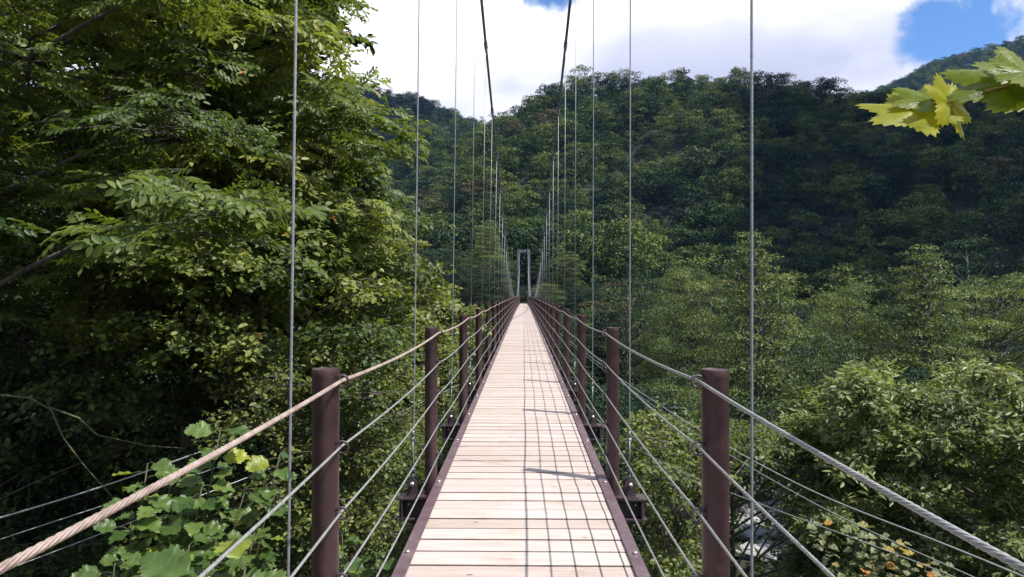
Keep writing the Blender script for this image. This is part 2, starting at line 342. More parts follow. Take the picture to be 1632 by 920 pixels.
# ------------------------------------------------------------------ the bridge
bridge = empty('suspension_bridge', (0, 0, 0))
tag(bridge, 'narrow suspension footbridge with pale plank deck, maroon posts and wire rope railings', 'footbridge')
ST = [-.35 + 2.8 * k for k in range(0, 48) if -.35 + 2.8 * k < SPAN]
PX, HW = .668, .574
# deck
mb = MB(); y = -3.6; r = random.Random(3)
while y < SPAN + .4:
    wd = .185 + r.uniform(-.006, .006); z = deckz(max(y, 0)) if y > 0 else deckz(0) ; dz = r.uniform(-.002, .002)
    t_ = r.random(); e = r.uniform(-.006, .006)
    x0, x1 = -HW + e, HW + e; gp = r.choice((.0015, .002, .003, .004, .0055)); y0, y1 = y + gp, y + wd - gp; z1 = z + dz; z0 = z1 - .045; c = .004
    v = [(x0, y0, z0), (x1, y0, z0), (x0, y1, z0), (x1, y1, z0), (x0, y0, z1 - c), (x1, y0, z1 - c), (x0, y1, z1 - c), (x1, y1, z1 - c),
         (x0 + c, y0 + c, z1), (x1 - c, y0 + c, z1), (x0 + c, y1 - c, z1), (x1 - c, y1 - c, z1)]
    mb.add(v, [(0, 2, 3, 1), (0, 1, 5, 4), (2, 6, 7, 3), (0, 4, 6, 2), (1, 3, 7, 5), (4, 5, 9, 8), (6, 10, 11, 7), (4, 8, 10, 6), (5, 7, 11, 9), (8, 9, 11, 10)], False, t_)
    y += wd
deck = mb.build('deck', M['plank'], bridge, tint=True)
deck.data.materials.append(M['plank_edge'])
nf = len(deck.data.polygons); deck.data.polygons.foreach_set('material_index', np.where(np.isin(np.arange(nf) % 10, (9,)), 0, 1).astype(np.int32))
ys_ = np.concatenate([np.arange(-3.6, 0, .6), np.arange(0, SPAN + .5, 1.4)])
def sweep(profile, name, m, parent, sgn=1):
    """closed xz profile swept along the cambered deck"""
    mbx = MB(); n = len(profile); v = []
    for yy in ys_:
        z = deckz(max(yy, 0)) if yy > 0 else 0
        for (px_, pz_) in profile: v.append((sgn * px_, yy, z + pz_))
    f = []
    for i in range(len(ys_) - 1):
        for j in range(n):
            k = (j + 1) % n; q = (i * n + j, i * n + k, (i + 1) * n + k, (i + 1) * n + j); f.append(q if sgn > 0 else q[::-1])
    f.append(tuple(range(n))); f.append(tuple((len(ys_) - 1) * n + j for j in range(n))[::-1])
    mbx.add(v, f); return mbx.build(name, m, parent)
for s in (-1, 1):
    e = sweep([(.560, .006), (.560, .014), (.624, .014), (.624, -.135), (.615, -.135), (.615, .006)], 'edge_angle', M['edge'], bridge, s)
    for k, yy in enumerate(ST[:12]):
        for q in (-.12, 1.3):
            mb = MB(); mb.tube([(0, 0, 0), (0, 0, .012)], .013, 6); b = mb.build('bolt', M['zinc'], e, (s * .596, yy + q, deckz(max(yy + q, 0)) + .0135))
    for xj in (.18, .47):
        sweep([(xj - .03, -.098), (xj - .03, -.047), (xj + .03, -.047), (xj + .03, -.098)], 'joist', M['dark_steel'], bridge, s)
# posts
mb = MB(); a = np.arange(24) * 2 * np.pi / 24
prof = [(-.115, .0458), (1.095, .0458), (1.098, .0470), (1.116, .0470), (1.121, .0458), (1.121, .0455), (1.1195, .044), (1.1195, 0.0005)]
v = [(rr * math.cos(q), rr * math.sin(q), zz_) for zz_, rr in prof for q in a]
f = [(i * 24 + j, i * 24 + (j + 1) % 24, (i + 1) * 24 + (j + 1) % 24, (i + 1) * 24 + j) for i in range(len(prof) - 1) for j in range(24)]
mb.add(v, f, True); post_me = mb.mesh('post'); post_me.materials.append(M['maroon'])
sf = post_me.attributes.get('sharp_edge')
mdl = None
def eyelet_mesh():
    mbx = MB(); th = np.linspace(0, 2 * np.pi, 15)
    mbx.tube(np.stack([.021 * np.cos(th), .004 * np.sin(th), .021 * np.sin(th)], 1), .0048, 6, caps=False)
    mbx.tube([(.018, 0, 0), (.042, 0, 0)], .006, 6)
    # shank runs towards the post (+x)
    me = mbx.mesh('eyelet'); me.materials.append(M['dark_steel']); return me
eye_me = eyelet_mesh()
RH = [1.08, .855, .63, .405, .18]
RX = PX - .056
plate = MB(); plate.box(-.09, .09, -.09, .09, -.118, -.104); plate_me = plate.mesh('base_plate'); plate_me.materials.append(M['maroon'])
for k, yy in enumerate(ST):
    for s in (-1, 1):
        z = deckz(max(yy, 0)); po = link('post', post_me, None, bridge, (s * PX, yy, z), (0, 0, random.uniform(0, 6.28)))
        ang = po.rotation_euler.z
        m_ = po.modifiers.new('es', 'EDGE_SPLIT'); m_.split_angle = R(35)
        po.rotation_euler.z = 0
        if k < 9:
            link('base_plate', plate_me, None, po)
            for h in RH:
                e = link('eyelet', eye_me, None, po, (-s * .062, -.02, h), (0, 0, 0 if s > 0 else math.pi))
# railing ropes
def rail_path(x, h, n_sub, y_a, y_b, sag):
    pts = []
    for yy in np.arange(y_a, y_b, n_sub):
        ph = ((yy + .35) / 2.8) % 1.0; pts.append((x, yy, deckz(max(yy, 0)) + h - sag * 4 * ph * (1 - ph)))
    return np.array(pts)
for s in (-1, 1):
    for i, h in enumerate(RH):
        rad = (.0070 if s < 0 else .0062) if i == 0 else .0047
        sag = .023 - .002 * i
        mb = MB()
        # twisted strands where the rope is close, a plain round rope beyond
        ynear = 9.0
        P = rail_path(s * RX, h, .018, -3.15, ynear, sag); n = len(P); tw = P[:, 1] * 2 * np.pi / (.12 if i == 0 else .09)
        for q in range(6):
            a_ = tw + q * np.pi / 3
            Q = P + np.stack([np.cos(a_) * rad * .62, np.zeros(n), np.sin(a_) * rad * .62], 1)
            mb.tube(Q, rad * .40, 5)
        P2 = rail_path(s * RX, h, .35, ynear - .1, SPAN, sag)
        mb.tube(P2, rad * .95, 6)
        o = mb.build('railing_rope', M['rusty_rope'] if (i == 0 and s < 0) else M['galv'], bridge)
        if i == 0: o['label'] = 'thick rusty pink top railing rope' if s < 0 else 'thick pale grey top railing rope'
# main cables
HX, MX0 = .795, .05
def mainz(y): 
    h = .80 + .0019 * (y - 66.5) ** 2
    return h + deckz(np.clip(y, 0, SPAN))
def mainx(s, y): return s * .765 + MX0 * .8 + .014
def hangx(s): return .789 if s > 0 else -.800
TY0, TY1 = -4.2, 137.2
for s in (-1, 1):
    yy = np.linspace(TY0, TY1, 220); P = np.stack([np.full(220, mainx(s, 0)), yy, mainz(yy)], 1)
    mb = MB(); mb.tube(P, .025, 10)
    # backstays to the anchor blocks
    mb.tube([(mainx(s, 0), TY0, float(mainz(TY0))), (mainx(s, 0) * 1.3, TY0 - 14, -.6)], .025, 8)
    mb.tube([(mainx(s, 0), TY1, float(mainz(TY1))), (mainx(s, 0) * 1.3, TY1 + 18, 1.5)], .025, 8)
    mb.build('main_cable', M['main'], bridge)
# hangers
mb = MB()
mb.tube([(0, 0, 0), (0, 0, .05)], .010, 8); mb.tube([(0, 0, .05), (0, 0, .085)], .016, 8); mb.tube([(0, 0, .275), (0, 0, .31)], .016, 8); mb.tube([(0, 0, .31), (0, 0, .36)], .010, 8)
for q in (-.012, .012): mb.tube([(0, q, .07), (0, q, .29)], .0055, 6)
mb.tube([(0, 0, .085), (0, 0, .15)], .007, 6); mb.tube([(0, 0, .22), (0, 0, .28)], .007, 6)
turn_me = mb.mesh('turnbuckle'); turn_me.materials.append(M['clamp'])
mb = MB(); mb.tube([(0, -.085, 0), (0, .085, 0)], .036, 10); mb.box(-.016, .016, -.05, .05, -.10, 0); mb.box(-.03, .03, -.085, -.065, -.05, .05); mb.box(-.03, .03, .065, .085, -.05, .05)
clamp_me = mb.mesh('cable_clamp'); clamp_me.materials.append(M['clamp'])
mb = MB()   # I-section cross beam with gusset below
mb.box(-.905, .905, -.075, .075, -.132, -.119); mb.box(-.90, .90, -.005, .005, -.265, -.132); mb.box(-.905, .905, -.075, .075, -.278, -.265)
for s in (-1, 1):
    v = [(s * .62, -.006, -.278), (s * .90, -.006, -.278), (s * .62, -.006, -.42), (s * .62, .006, -.278), (s * .90, .006, -.278), (s * .62, .006, -.42)]
    mb.add(v, [(0, 1, 2), (3, 5, 4), (0, 3, 4, 1), (1, 4, 5, 2), (2, 5, 3, 0)])
    mb.box(s * .87 - .004, s * .87 + .004, -.07, -.006, -.2645, -.1325)
beam_me = mb.mesh('cross_beam'); beam_me.materials.append(M['dark_steel'])
mb = MB()   # lug: two rounded ears
for q in (-.035, .027):
    th = np.linspace(0, np.pi, 9); pr = [(-.04, 0)] + [(-.04 * math.cos(x_), .095 + .04 * math.sin(x_)) for x_ in th] + [(.04, 0)]
    n = len(pr); v = [(a_, q, b_) for a_, b_ in pr] + [(a_, q + .008, b_) for a_, b_ in pr]
    mb.add(v, [tuple(range(n)), tuple(range(n, 2 * n))[::-1]] + [(i, (i + 1) % n + 0, (i + 1) % n + n, i + n) for i in range(n)])
mb.box(-.06, .06, -.05, .05, -.0005, .008)
lug_me = mb.mesh('lug'); lug_me.materials.append(M['dark_steel'])
mb = MB(); mb.tube([(0, -.055, 0), (0, .055, 0)], .013, 8); mb.tube([(0, -.062, 0), (0, -.05, 0)], .018, 6); pin_me = mb.mesh('pin'); pin_me.materials.append(M['zinc'])
for k, yy in enumerate(ST):
    z = deckz(max(yy, 0)); cb = link('cross_beam', beam_me, None, bridge, (0, yy, z))
    for s in (-1, 1):
        if k < 14:
            link('lug', lug_me, None, cb, (hangx(s), 0, -.1185)); link('pin', pin_me, None, cb, (hangx(s), 0, -.022))
            b_ = MB(); b_.tube([(0, -.02, 0), (0, 0, 0)], .012, 6); b_.build('bolt', M['zinc'], cb, (s * .83, -.006, -.175))
        zt = float(mainz(yy)); b0 = np.array((hangx(s), yy, z + .0)); b1 = np.array((mainx(s, yy), yy, zt))
        if zt - z < .55: pass
        st = .36 if k < 14 else 0
        mb = MB(); q0 = b0 + (b1 - b0) * (st / max(np.linalg.norm(b1 - b0), .5)) if st else b0 - np.array((0, 0, .1))
        rr = .0053
        if k < 4:
            nn = int(np.linalg.norm(b1 - q0) / .02); tt_ = np.linspace(0, 1, nn)[:, None]; P = q0 + (b1 - q0) * tt_; aa = tt_[:, 0] * np.linalg.norm(b1 - q0) * 2 * np.pi / .10
            for q in range(6):
                a_ = aa + q * np.pi / 3; mb.tube(P + np.stack([np.cos(a_) * rr * .62, np.sin(a_) * rr * .62, 0 * a_], 1), rr * .4, 5)
        else: mb.tube([q0, b1], rr, 6)
        o = mb.build('hanger_rope', M['hanger'], bridge)
        if k < 14: link('turnbuckle', turn_me, None, o, tuple(b0 + np.array((0, 0, .0))))
        if k < 30: 
            sl = math.atan(2 * .0019 * (yy - 66.5))
            link('cable_clamp', clamp_me, None, o, (b1[0], yy, zt), (sl, 0, 0))
# wind guys
def cable_part(pts, rad=.006, name='wind_cable', sub=14):
    P = np.array(pts, float); t0 = np.linspace(0, len(P) - 1, (len(P) - 1) * sub); i = np.clip(t0.astype(int), 0, len(P) - 2); f_ = (t0 - i)[:, None]
    Pm = np.vstack([2 * P[0] - P[1], P, 2 * P[-1] - P[-2]]); p0, p1, p2, p3 = Pm[i], Pm[i + 1], Pm[i + 2], Pm[i + 3]
    Q = .5 * ((2 * p1) + (-p0 + p2) * f_ + (2 * p0 - 5 * p1 + 4 * p2 - p3) * f_ ** 2 + (-p0 + 3 * p1 - 3 * p2 + p3) * f_ ** 3)
    mbx = MB(); mbx.tube(Q, rad, 6); return mbx.build(name, M['galv'], bridge)
cable_part([(5.2, 1.0, -.9), (3.4, 4.9, -.51), (2.7, 7.8, -.5), (2.3, 14.5, -.5), (1.9, 26, -.4), (1.4, 44, -.2), (.9, 66, .1)], .0075)
cable_part([(5.4, 1.0, -1.1), (3.5, 5.0, -.72), (2.8, 7.9, -.66), (2.35, 14.5, -.62), (1.9, 26, -.5), (.9, 52, -.1)], .005)
cable_part([(5.6, 2.2, -1.3), (3.65, 5.7, -.92), (2.19, 9.0, -.9), (1.36, 11.6, -.75), (.9, 13.6, -.2)], .0055)
cable_part([(-6.6, 2.5, -.7), (-4.5, 6.1, -.52), (-3.9, 8.7, -.5), (-3.4, 12.5, -.5), (-2.6, 22, -.4), (-1.6, 42, -.2), (-.9, 66, .1)], .009)
cable_part([(-6.8, 2.2, -1.1), (-4.45, 6.0, -.68), (-3.6, 8.8, -.66), (-2.9, 13, -.62), (-.9, 30.4, -.2)], .005)
cable_part([(-6.9, 5.2, -1.8), (-4.4, 7.5, -1.1), (-2.6, 9.6, -.6), (-.9, 13.6, -.15)], .0055)
# towers
def tower(ty, zt, lab):
    tw = empty('tower', (MX0 * .5, ty, -.5)); tw.parent = bridge
    tw['label'] = lab
    H = zt + .5 + .12
    for s in (-1, 1):
        v = []; 
        for zz_, xo, xi, yw in ((0, 1.36, .80, .42), (H, 1.22, .82, .26)):
            v += [(s * xi, -yw, zz_), (s * xo, -yw, zz_), (s * xo, yw, zz_), (s * xi, yw, zz_)]
        mb = MB(); mb.add(v, [(0, 3, 2, 1), (4, 5, 6, 7), (0, 1, 5, 4), (1, 2, 6, 5), (2, 3, 7, 6), (3, 0, 4, 7)]); soft_edge(mb.build('leg', M['tower'], tw), .03)
        mb = MB(); mb.box(s * .78 - .15, s * .78 + .15, -.34, .34, H - .10, H + .03); mb.build('saddle', M['clamp'], tw)
    mb = MB(); mb.box(-.90, .90, -.16, .16, H - .62, H - .12); soft_edge(mb.build('crossbar', M['tower'], tw), .02)
    mb = MB(); mb.box(-1.9, 1.9, -.9, .9, -.5, .05); mb.build('footing', M['concrete'], tw)
tower(TY1, float(mainz(TY1)), 'grey portal tower at the far end of the bridge')
tower(TY0, float(mainz(TY0)), 'grey portal tower beside the near end of the bridge')
mb = MB(); mb.box(-1.2, 1.2, SPAN + .42, SPAN + 9, -.9, .0); mb.box(-1.2, 1.2, -9, -3.62, -.9, -.004); mb.build('landing', M['concrete'], bridge)

# ------------------------------------------------------------------ tree builders
def clump_leaves(r, cen, rad, n, flat=.55, up=.5, rnd=.45):
    d = norm(r.normal(size=(n, 3))); d[:, 2] = np.where(r.random(n) < .75, np.abs(d[:, 2]), d[:, 2])
    k = r.uniform(.35, 1, n) ** .6
    P = cen + r.normal(size=3) * rad * .05 + d * (k * rad * (1 + .16 * np.sin(d[:, 0] * 7 + cen[0]) * np.sin(d[:, 1] * 6 + cen[1])))[:, None] * np.array((1, 1, flat))
    Nn = norm(d * .7 + np.array((0, 0, up)) + r.normal(size=(n, 3)) * rnd)
    D = norm(d * np.array((1, 1, .2)) + r.normal(size=(n, 3)) * .6 + np.array((0, 0, -.25)))
    return P, D, Nn
def make_tree(seed, h, rad, kind='round', nclump=70, per=90, leaf=.3, base=.25, wid=.55, flat=.55, csize=.30, mt_=None, fine=False, trunk_r=None, rnd=.26):
    r = np.random.default_rng(seed)
    mb = MB(); tr = trunk_r or h * .016
    tz = np.linspace(0, 1, 9); bend = r.normal(size=2) * h * .03
    tp = np.stack([bend[0] * np.sin(tz * 3), bend[1] * np.sin(tz * 2.3), tz * h * .9 - .4], 1)
    mb.tube(tp, tr * (1.25 - tz * 1.1) , 7)
    cen = []; cr = []
    tries = 0
    while len(cen) < nclump and tries < nclump * 60:
        tries += 1
        t_ = r.random() ** (.9 if kind != 'cone' else 1.3)
        if kind == 'round': R_ = math.sqrt(max(0, 1 - abs(2 * (t_ * .95 + .02) - 1) ** 2.2))
        elif kind == 'cone': R_ = (1 - t_) ** .85 * .95 + .06
        else: R_ = min(1, .45 + t_ * 1.1) * math.sqrt(max(0.05, 1 - max(0, t_ - .45) ** 2 / .33))
        rr = R_ * rad * math.sqrt(r.uniform(.12, 1)); ph = r.uniform(0, 6.2832)
        lobe = 1 + .22 * math.sin(ph * 2 + seed) + .15 * math.sin(ph * 5 + seed * 2 + t_ * 4)
        c = np.array((rr * math.cos(ph) * lobe, rr * math.sin(ph) * lobe, h * (base + (1 - base) * t_) - rad * .12))
        cs = rad * csize * r.uniform(.65, 1.25) * (1 if kind != 'cone' else (1.15 - .65 * t_))
        if all(np.linalg.norm((c - q) * (1, 1, 1.6)) > .62 * (cs + s_) * .9 for q, s_ in zip(cen, cr)) or tries > nclump * 40:
            cen.append(c); cr.append(cs)
    Ps, Ds, Ns, Ts = [], [], [], []
    for c, cs in zip(cen, cr):
        n = int(per * (cs / (rad * csize)) ** 2 * r.uniform(.7, 1.2)) + 6
        P, D, Nn = clump_leaves(r, c, cs, n, flat, .4, rnd)
        Ps.append(P); Ds.append(D); Ns.append(Nn); Ts.append(np.clip(r.normal(.45 + r.normal() * .12, .13, n), 0, .96) + (r.random(n) < .012) * .3)
        z0 = max(h * base * .7, c[2] - np.hypot(c[0], c[1]) * .75 - .3); k0 = min(z0 / (h * .9), .95)
        a = np.array((bend[0] * math.sin(k0 * 3), bend[1] * math.sin(k0 * 2.3), z0)); mid = (a + c) / 2 + np.array((0, 0, -.04 * h)) + r.normal(size=3) * .02 * h
        tq = np.linspace(0, 1, 5)[:, None]; Q = a * (1 - tq) ** 2 + 2 * mid * tq * (1 - tq) + c * tq ** 2
        mb.tube(Q, np.linspace(tr * .38, tr * .08, 5), 4, caps=False)
    P = np.concatenate(Ps); n = len(P); Ln = leaf * r.uniform(.6, 1.3, n)
    cm_ = leaf_mesh('crown', P, np.concatenate(Ds), np.concatenate(Ns), Ln, Ln * wid, np.clip(np.concatenate(Ts), 0, 1), fine)
    cm_.materials.append(M[mt_]); tm_ = mb.mesh('trunk'); tm_.materials.append(M['bark'])
    return tm_, cm_, h
def place(meshes, x, y, height, rz, label, cat='tree', group=None, name='broadleaf_tree', z=None, sxy=None, only_crown=False):
    tm_, cm_, h = meshes
    if z is None: z = float(ground(x, y)) - .15
    o = empty(name, (x, y, z), rz); s = height / h; sx_ = sxy or s; o.scale = (sx_, sx_, s)
    link('trunk', tm_, None, o); link('crown', cm_, None, o)
    tag(o, label, cat, group); return o
def near_crown(seed, clumps, tiers=13, leaves=9, leaflets=9, ll=.10, rl=.24, mt_='leaf_near', droop=.22, compound=True, wf=None):
    """layered sprays of (compound) leaves; clumps = [(centre, radius)]"""
    r = np.random.default_rng(seed); Ps, Ds, Ns, Ts, Ls = [], [], [], [], []
    twigs = MB()
    for c, cs in clumps:
        c = np.asarray(c, float); tb = r.normal(.5, .15); sc = r.uniform(.72, 1.12)
        nt_ = int(tiers * (cs / .9) ** 1.2) + 3
        ph = r.uniform(0, 2 * np.pi, nt_); z0 = r.normal(0, cs * .16, nt_)
        for i in range(nt_):
            dr = np.array((math.cos(ph[i]), math.sin(ph[i]), r.uniform(-.10, .28))); ln = cs * r.uniform(.55, 1.1)
            nl = max(3, int(leaves * ln / .9)); s_ = np.linspace(.25, 1, nl)
            Q = c + np.array((0, 0, z0[i])) + dr * (s_ * ln)[:, None] - np.array((0, 0, 1.)) * (droop * ln * s_ ** 2.2)[:, None]
            q0 = c + np.array((0, 0, z0[i])); twigs.tube([q0, (q0 + Q[nl // 2]) / 2 + (0, 0, .01), Q[nl // 2], Q[-1]], [.009, .007, .005, .002], 3, caps=False)
            sd_ = np.array((-dr[1], dr[0], 0)); sg = np.where(np.arange(nl) % 2 == 0, 1, -1)[:, None]
            ax = norm(dr * r.uniform(.4, 1., (nl, 1)) + sd_ * sg * r.uniform(.5, 1.1, (nl, 1)) + np.array((0, 0, -.12)) + r.normal(size=(nl, 3)) * .26)
            up = norm(np.array((0, 0, .85)) + np.array((dr[0], dr[1], 0)) * .45 + np.array((.18, -.22, 0)) + r.normal(size=(nl, 3)) * .30)
            if compound:
                u = np.linspace(.15, 1, (leaflets + 1) // 2)
                side = norm(np.cross(ax, up)); upl = norm(np.cross(side, ax)); rll = rl * sc * r.uniform(.75, 1.2, nl)
                for j, uu in enumerate(u):
                    b = Q + ax * (rll * uu)[:, None] - upl * (rll * .16 * uu * uu)[:, None]
                    for sg2 in ((1, -1) if j < len(u) - 1 else (0,)):
                        d_ = norm(ax * (.65 if sg2 else 1) + side * sg2 * .9 - upl * .22 + r.normal(size=(nl, 3)) * .1)
                        Ps.append(b); Ds.append(d_); Ns.append(norm(upl + side * sg2 * .15 + r.normal(size=(nl, 3)) * .16)); Ls.append(ll * (1 - .35 * abs(uu - .6)) * r.uniform(.8, 1.15, nl) * sc); Ts.append(np.clip(r.normal(tb, .10, nl), 0, .93) + (r.random(nl) < .004) * .5)
            else:
                for rep in range(3):
                    d_ = norm(ax * r.uniform(.5, 1) + r.normal(size=(nl, 3)) * .35)
                    Ps.append(Q + r.normal(size=(nl, 3)) * .05); Ds.append(d_); Ns.append(norm(up + r.normal(size=(nl, 3)) * .3)); Ls.append(ll * r.uniform(.6, 1.2, nl)); Ts.append(np.clip(r.normal(tb, .12, nl), 0, .93) + (r.random(nl) < .006) * .5)
    P = np.concatenate(Ps); Ln = np.concatenate(Ls)
    me_ = leaf_mesh('crown', P, np.concatenate(Ds), np.concatenate(Ns), Ln, Ln * (wf or (.52 if compound else .66)), np.clip(np.concatenate(Ts), 0, 1), True)
    me_.materials.append(M[mt_]); return me_, twigs
CX, CF = 834.5, 1136.0
def sp(px, py, d):            # a point d metres ahead, given by its bearing
    return np.array((CAMX + (px - CX) / CF * d, d, CAMZ + (472.4 - py) / CF * d))

# ---- big trees on the left bank, with layered sprays of leaves
def big_tree(seed, base_xy, top, clumps, label, name='broadleaf_tree', ll=.10, rl=.24, compound=True, tiers=13, leaves=9, mt_='leaf_near', trunk_r=.17, wf=None, limb=.36):
    bx, by = base_xy; bz = float(ground(bx, by)) - .2
    root = empty(name, (bx, by, bz)); tag(root, label, 'tree')
    loc = [(np.asarray(c) - (bx, by, bz), s) for c, s in clumps]
    cm_, tw_ = near_crown(seed, loc, ll=ll, rl=rl, compound=compound, tiers=tiers, leaves=leaves, mt_=mt_, wf=wf)
    r = np.random.default_rng(seed + 1); H = top - bz
    tq = np.linspace(0, 1, 12); bd = r.normal(size=2) * .4
    tp = np.stack([bd[0] * np.sin(tq * 3.3), bd[1] * np.sin(tq * 2.6), tq * H * .92], 1)
    tw_.tube(tp, trunk_r * (1.2 - tq), 10)
    for ci, (c, s) in enumerate(loc):
        if limb < .3 and ci % 4: continue
        k0 = np.clip((c[2] - np.hypot(c[0], c[1]) * .45) / (H * .92), .12, .93); a = np.array((bd[0] * math.sin(k0 * 3.3), bd[1] * math.sin(k0 * 2.6), k0 * H * .92))
        mid = (a + c) / 2 + r.normal(size=3) * .15 + (0, 0, .12 * np.linalg.norm(c - a)); tt_ = np.linspace(0, 1, 8)[:, None]
        tw_.tube(a * (1 - tt_) ** 2 + 2 * mid * tt_ * (1 - tt_) + c * tt_ ** 2, np.linspace(trunk_r * limb, .010, 8), 6, caps=False)
    tm_ = tw_.mesh('trunk'); tm_.materials.append(M['bark'])
    link('trunk', tm_, None, root); link('crown', cm_, None, root)
    return root
def fill_clumps(seed, n, pxr, pyr, dr_, rad, test=None, sep=.9):
    r = np.random.default_rng(seed); o = []
    for _ in range(n * 30):
        if len(o) >= n: break
        d = r.uniform(*dr_); px_ = r.uniform(*pxr); py_ = r.uniform(*pyr)
        if test and not test(px_, py_, d): continue
        c = sp(px_, py_, d); s_ = rad * r.uniform(.7, 1.3)
        if all(np.linalg.norm((c - q) * (1, 1, 1.7)) > sep * .5 * (s_ + s2) * 1.5 for q, s2 in o): o.append((c, s_))
    return o
# outline of the left foliage against the sky (bearing limit per height)
def lim(py): return float(np.interp(py, [-400, 0, 60, 120, 150, 240, 300, 340, 400, 480, 560, 640], [520, 520, 528, 515, 560, 600, 590, 610, 590, 660, 705, 690]))
T1 = fill_clumps(11, 92, (-260, 330), (-420, 470), (6.0, 12), .95, lambda a, b, d: not (b > 330 and d < 7.5))
big_tree(21, (-9.6, 9.5), 11.5, T1, 'big near tree at the left edge with layered sprays of drooping compound leaves', tiers=19, leaves=10)
T2 = fill_clumps(12, 100, (250, 600), (-330, 430), (9.5, 15.5), 1.0, lambda a, b, d: a < lim(b) - 34)
big_tree(22, (-6.4, 13.0), 9.5, T2, 'tall tree left of the bridge whose leafy edge stands out against the bright sky', ll=.125, rl=.28, tiers=18, leaves=10)
T3 = fill_clumps(13, 75, (120, 600), (300, 560), (9.0, 15), .85, lambda a, b, d: a < lim(b) - 20)
big_tree(23, (-4.9, 11.6), 2.2, T3, 'low spreading tree under the tall ones, with flat tiers of small round leaves', ll=.095, compound=False, tiers=24, leaves=13, trunk_r=.1)
T4 = fill_clumps(14, 95, (430, 745), (385, 640), (13, 21), .85, lambda a, b, d: a < lim(b) + 30)
big_tree(24, (-4.8, 17.5), 2.0, T4, 'bushy yellowish green tree beside the second hanger on the left of the deck', ll=.12, compound=False, tiers=22, leaves=12, mt_='leaf_bush', trunk_r=.09)
T5 = fill_clumps(15, 80, (-260, 400), (410, 900), (10.5, 16), 1.05)
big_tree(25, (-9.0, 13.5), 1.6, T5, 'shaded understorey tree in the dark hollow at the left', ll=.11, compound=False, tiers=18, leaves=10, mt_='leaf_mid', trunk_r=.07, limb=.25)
T6 = fill_clumps(16, 75, (395, 640), (555, 920), (8.6, 12.5), .62)
big_tree(26, (-3.1, 10.2), -.6, T6, 'sunlit green bush behind the first left post', name='bush', ll=.075, compound=False, tiers=26, leaves=15, mt_='leaf_bush', trunk_r=.05)
T7 = fill_clumps(17, 95, (-420, 480), (-480, 520), (15.5, 21), 1.7)
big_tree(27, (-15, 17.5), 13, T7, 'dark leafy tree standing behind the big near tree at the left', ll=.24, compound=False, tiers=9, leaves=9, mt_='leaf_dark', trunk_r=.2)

# ---- right foreground: pale long-leaved chestnuts below the railing
def top_lim_r(px): return float(np.interp(px, [1000, 1120, 1200, 1290, 1330, 1400, 1450, 1500, 1560, 1640, 1900], [640, 655, 690, 660, 600, 592, 640, 600, 590, 600, 600]))
def rclumps(seed, n, pxr, dr_, rad):
    return fill_clumps(seed, n, pxr, (585, 1080), dr_, rad, lambda a, b, d: b > top_lim_r(a) + 10 + 16 * math.sin(a * .09) + 9 * math.sin(a * .23 + 1) and not (1120 < a < 1285 and 702 < b < 905))
big_tree(31, (6.6, 15), .2, rclumps(41, 95, (1290, 1475), (11.5, 16.5), .52), 'pale green tree with long glossy leaves, first rounded top right of the bridge', ll=.145, compound=False, tiers=36, leaves=20, mt_='leaf_pale', trunk_r=.1, wf=.36)
big_tree(32, (10.6, 15.5), .2, rclumps(42, 125, (1455, 1800), (11.5, 17.5), .55), 'broad pale green tree with long glossy leaves at the lower right corner', ll=.145, compound=False, tiers=36, leaves=20, mt_='leaf_pale', trunk_r=.12, wf=.36)
big_tree(33, (4.3, 15.2), -.8, rclumps(43, 50, (1110, 1320), (13, 18), .72), 'leafy green tree seen between the first right post and the pale trees', ll=.12, compound=False, tiers=26, leaves=15, mt_='leaf_bush', trunk_r=.08, wf=.5)
big_tree(34, (2.9, 11.8), -1.4, fill_clumps(44, 46, (1010, 1230), (640, 960), (10, 15), .6, lambda a, b, d: b > 650 + (a - 1010) * .2 and not (1125 < a < 1280 and b > 712)), 'green bush below the deck beside the second right post', name='bush', ll=.085, compound=False, tiers=20, leaves=13, mt_='leaf_bush', trunk_r=.06)

# pale boulders on the bank, glimpsed through a hole in the foliage
rq = np.random.default_rng(4)
for i in range(44):
    px_, py_ = rq.uniform(1162, 1242), rq.uniform(725, 890); d = 5.
    while d < 70 and sp(px_, py_, d)[2] > float(ground(*sp(px_, py_, d)[:2])): d += .25
    q = sp(px_, py_, d); s_ = rq.uniform(.25, .85)
    o = link('boulder', rocks[i % 4], None, None, (q[0], q[1], float(ground(q[0], q[1])) + .15), (0, 0, rq.uniform(0, 6))); o.scale = (s_ * 1.3, s_, s_ * .9)
    tag(o, 'pale boulder on the bank glimpsed through leaves right of the first right post', 'boulder', 'pale boulders on the right bank')

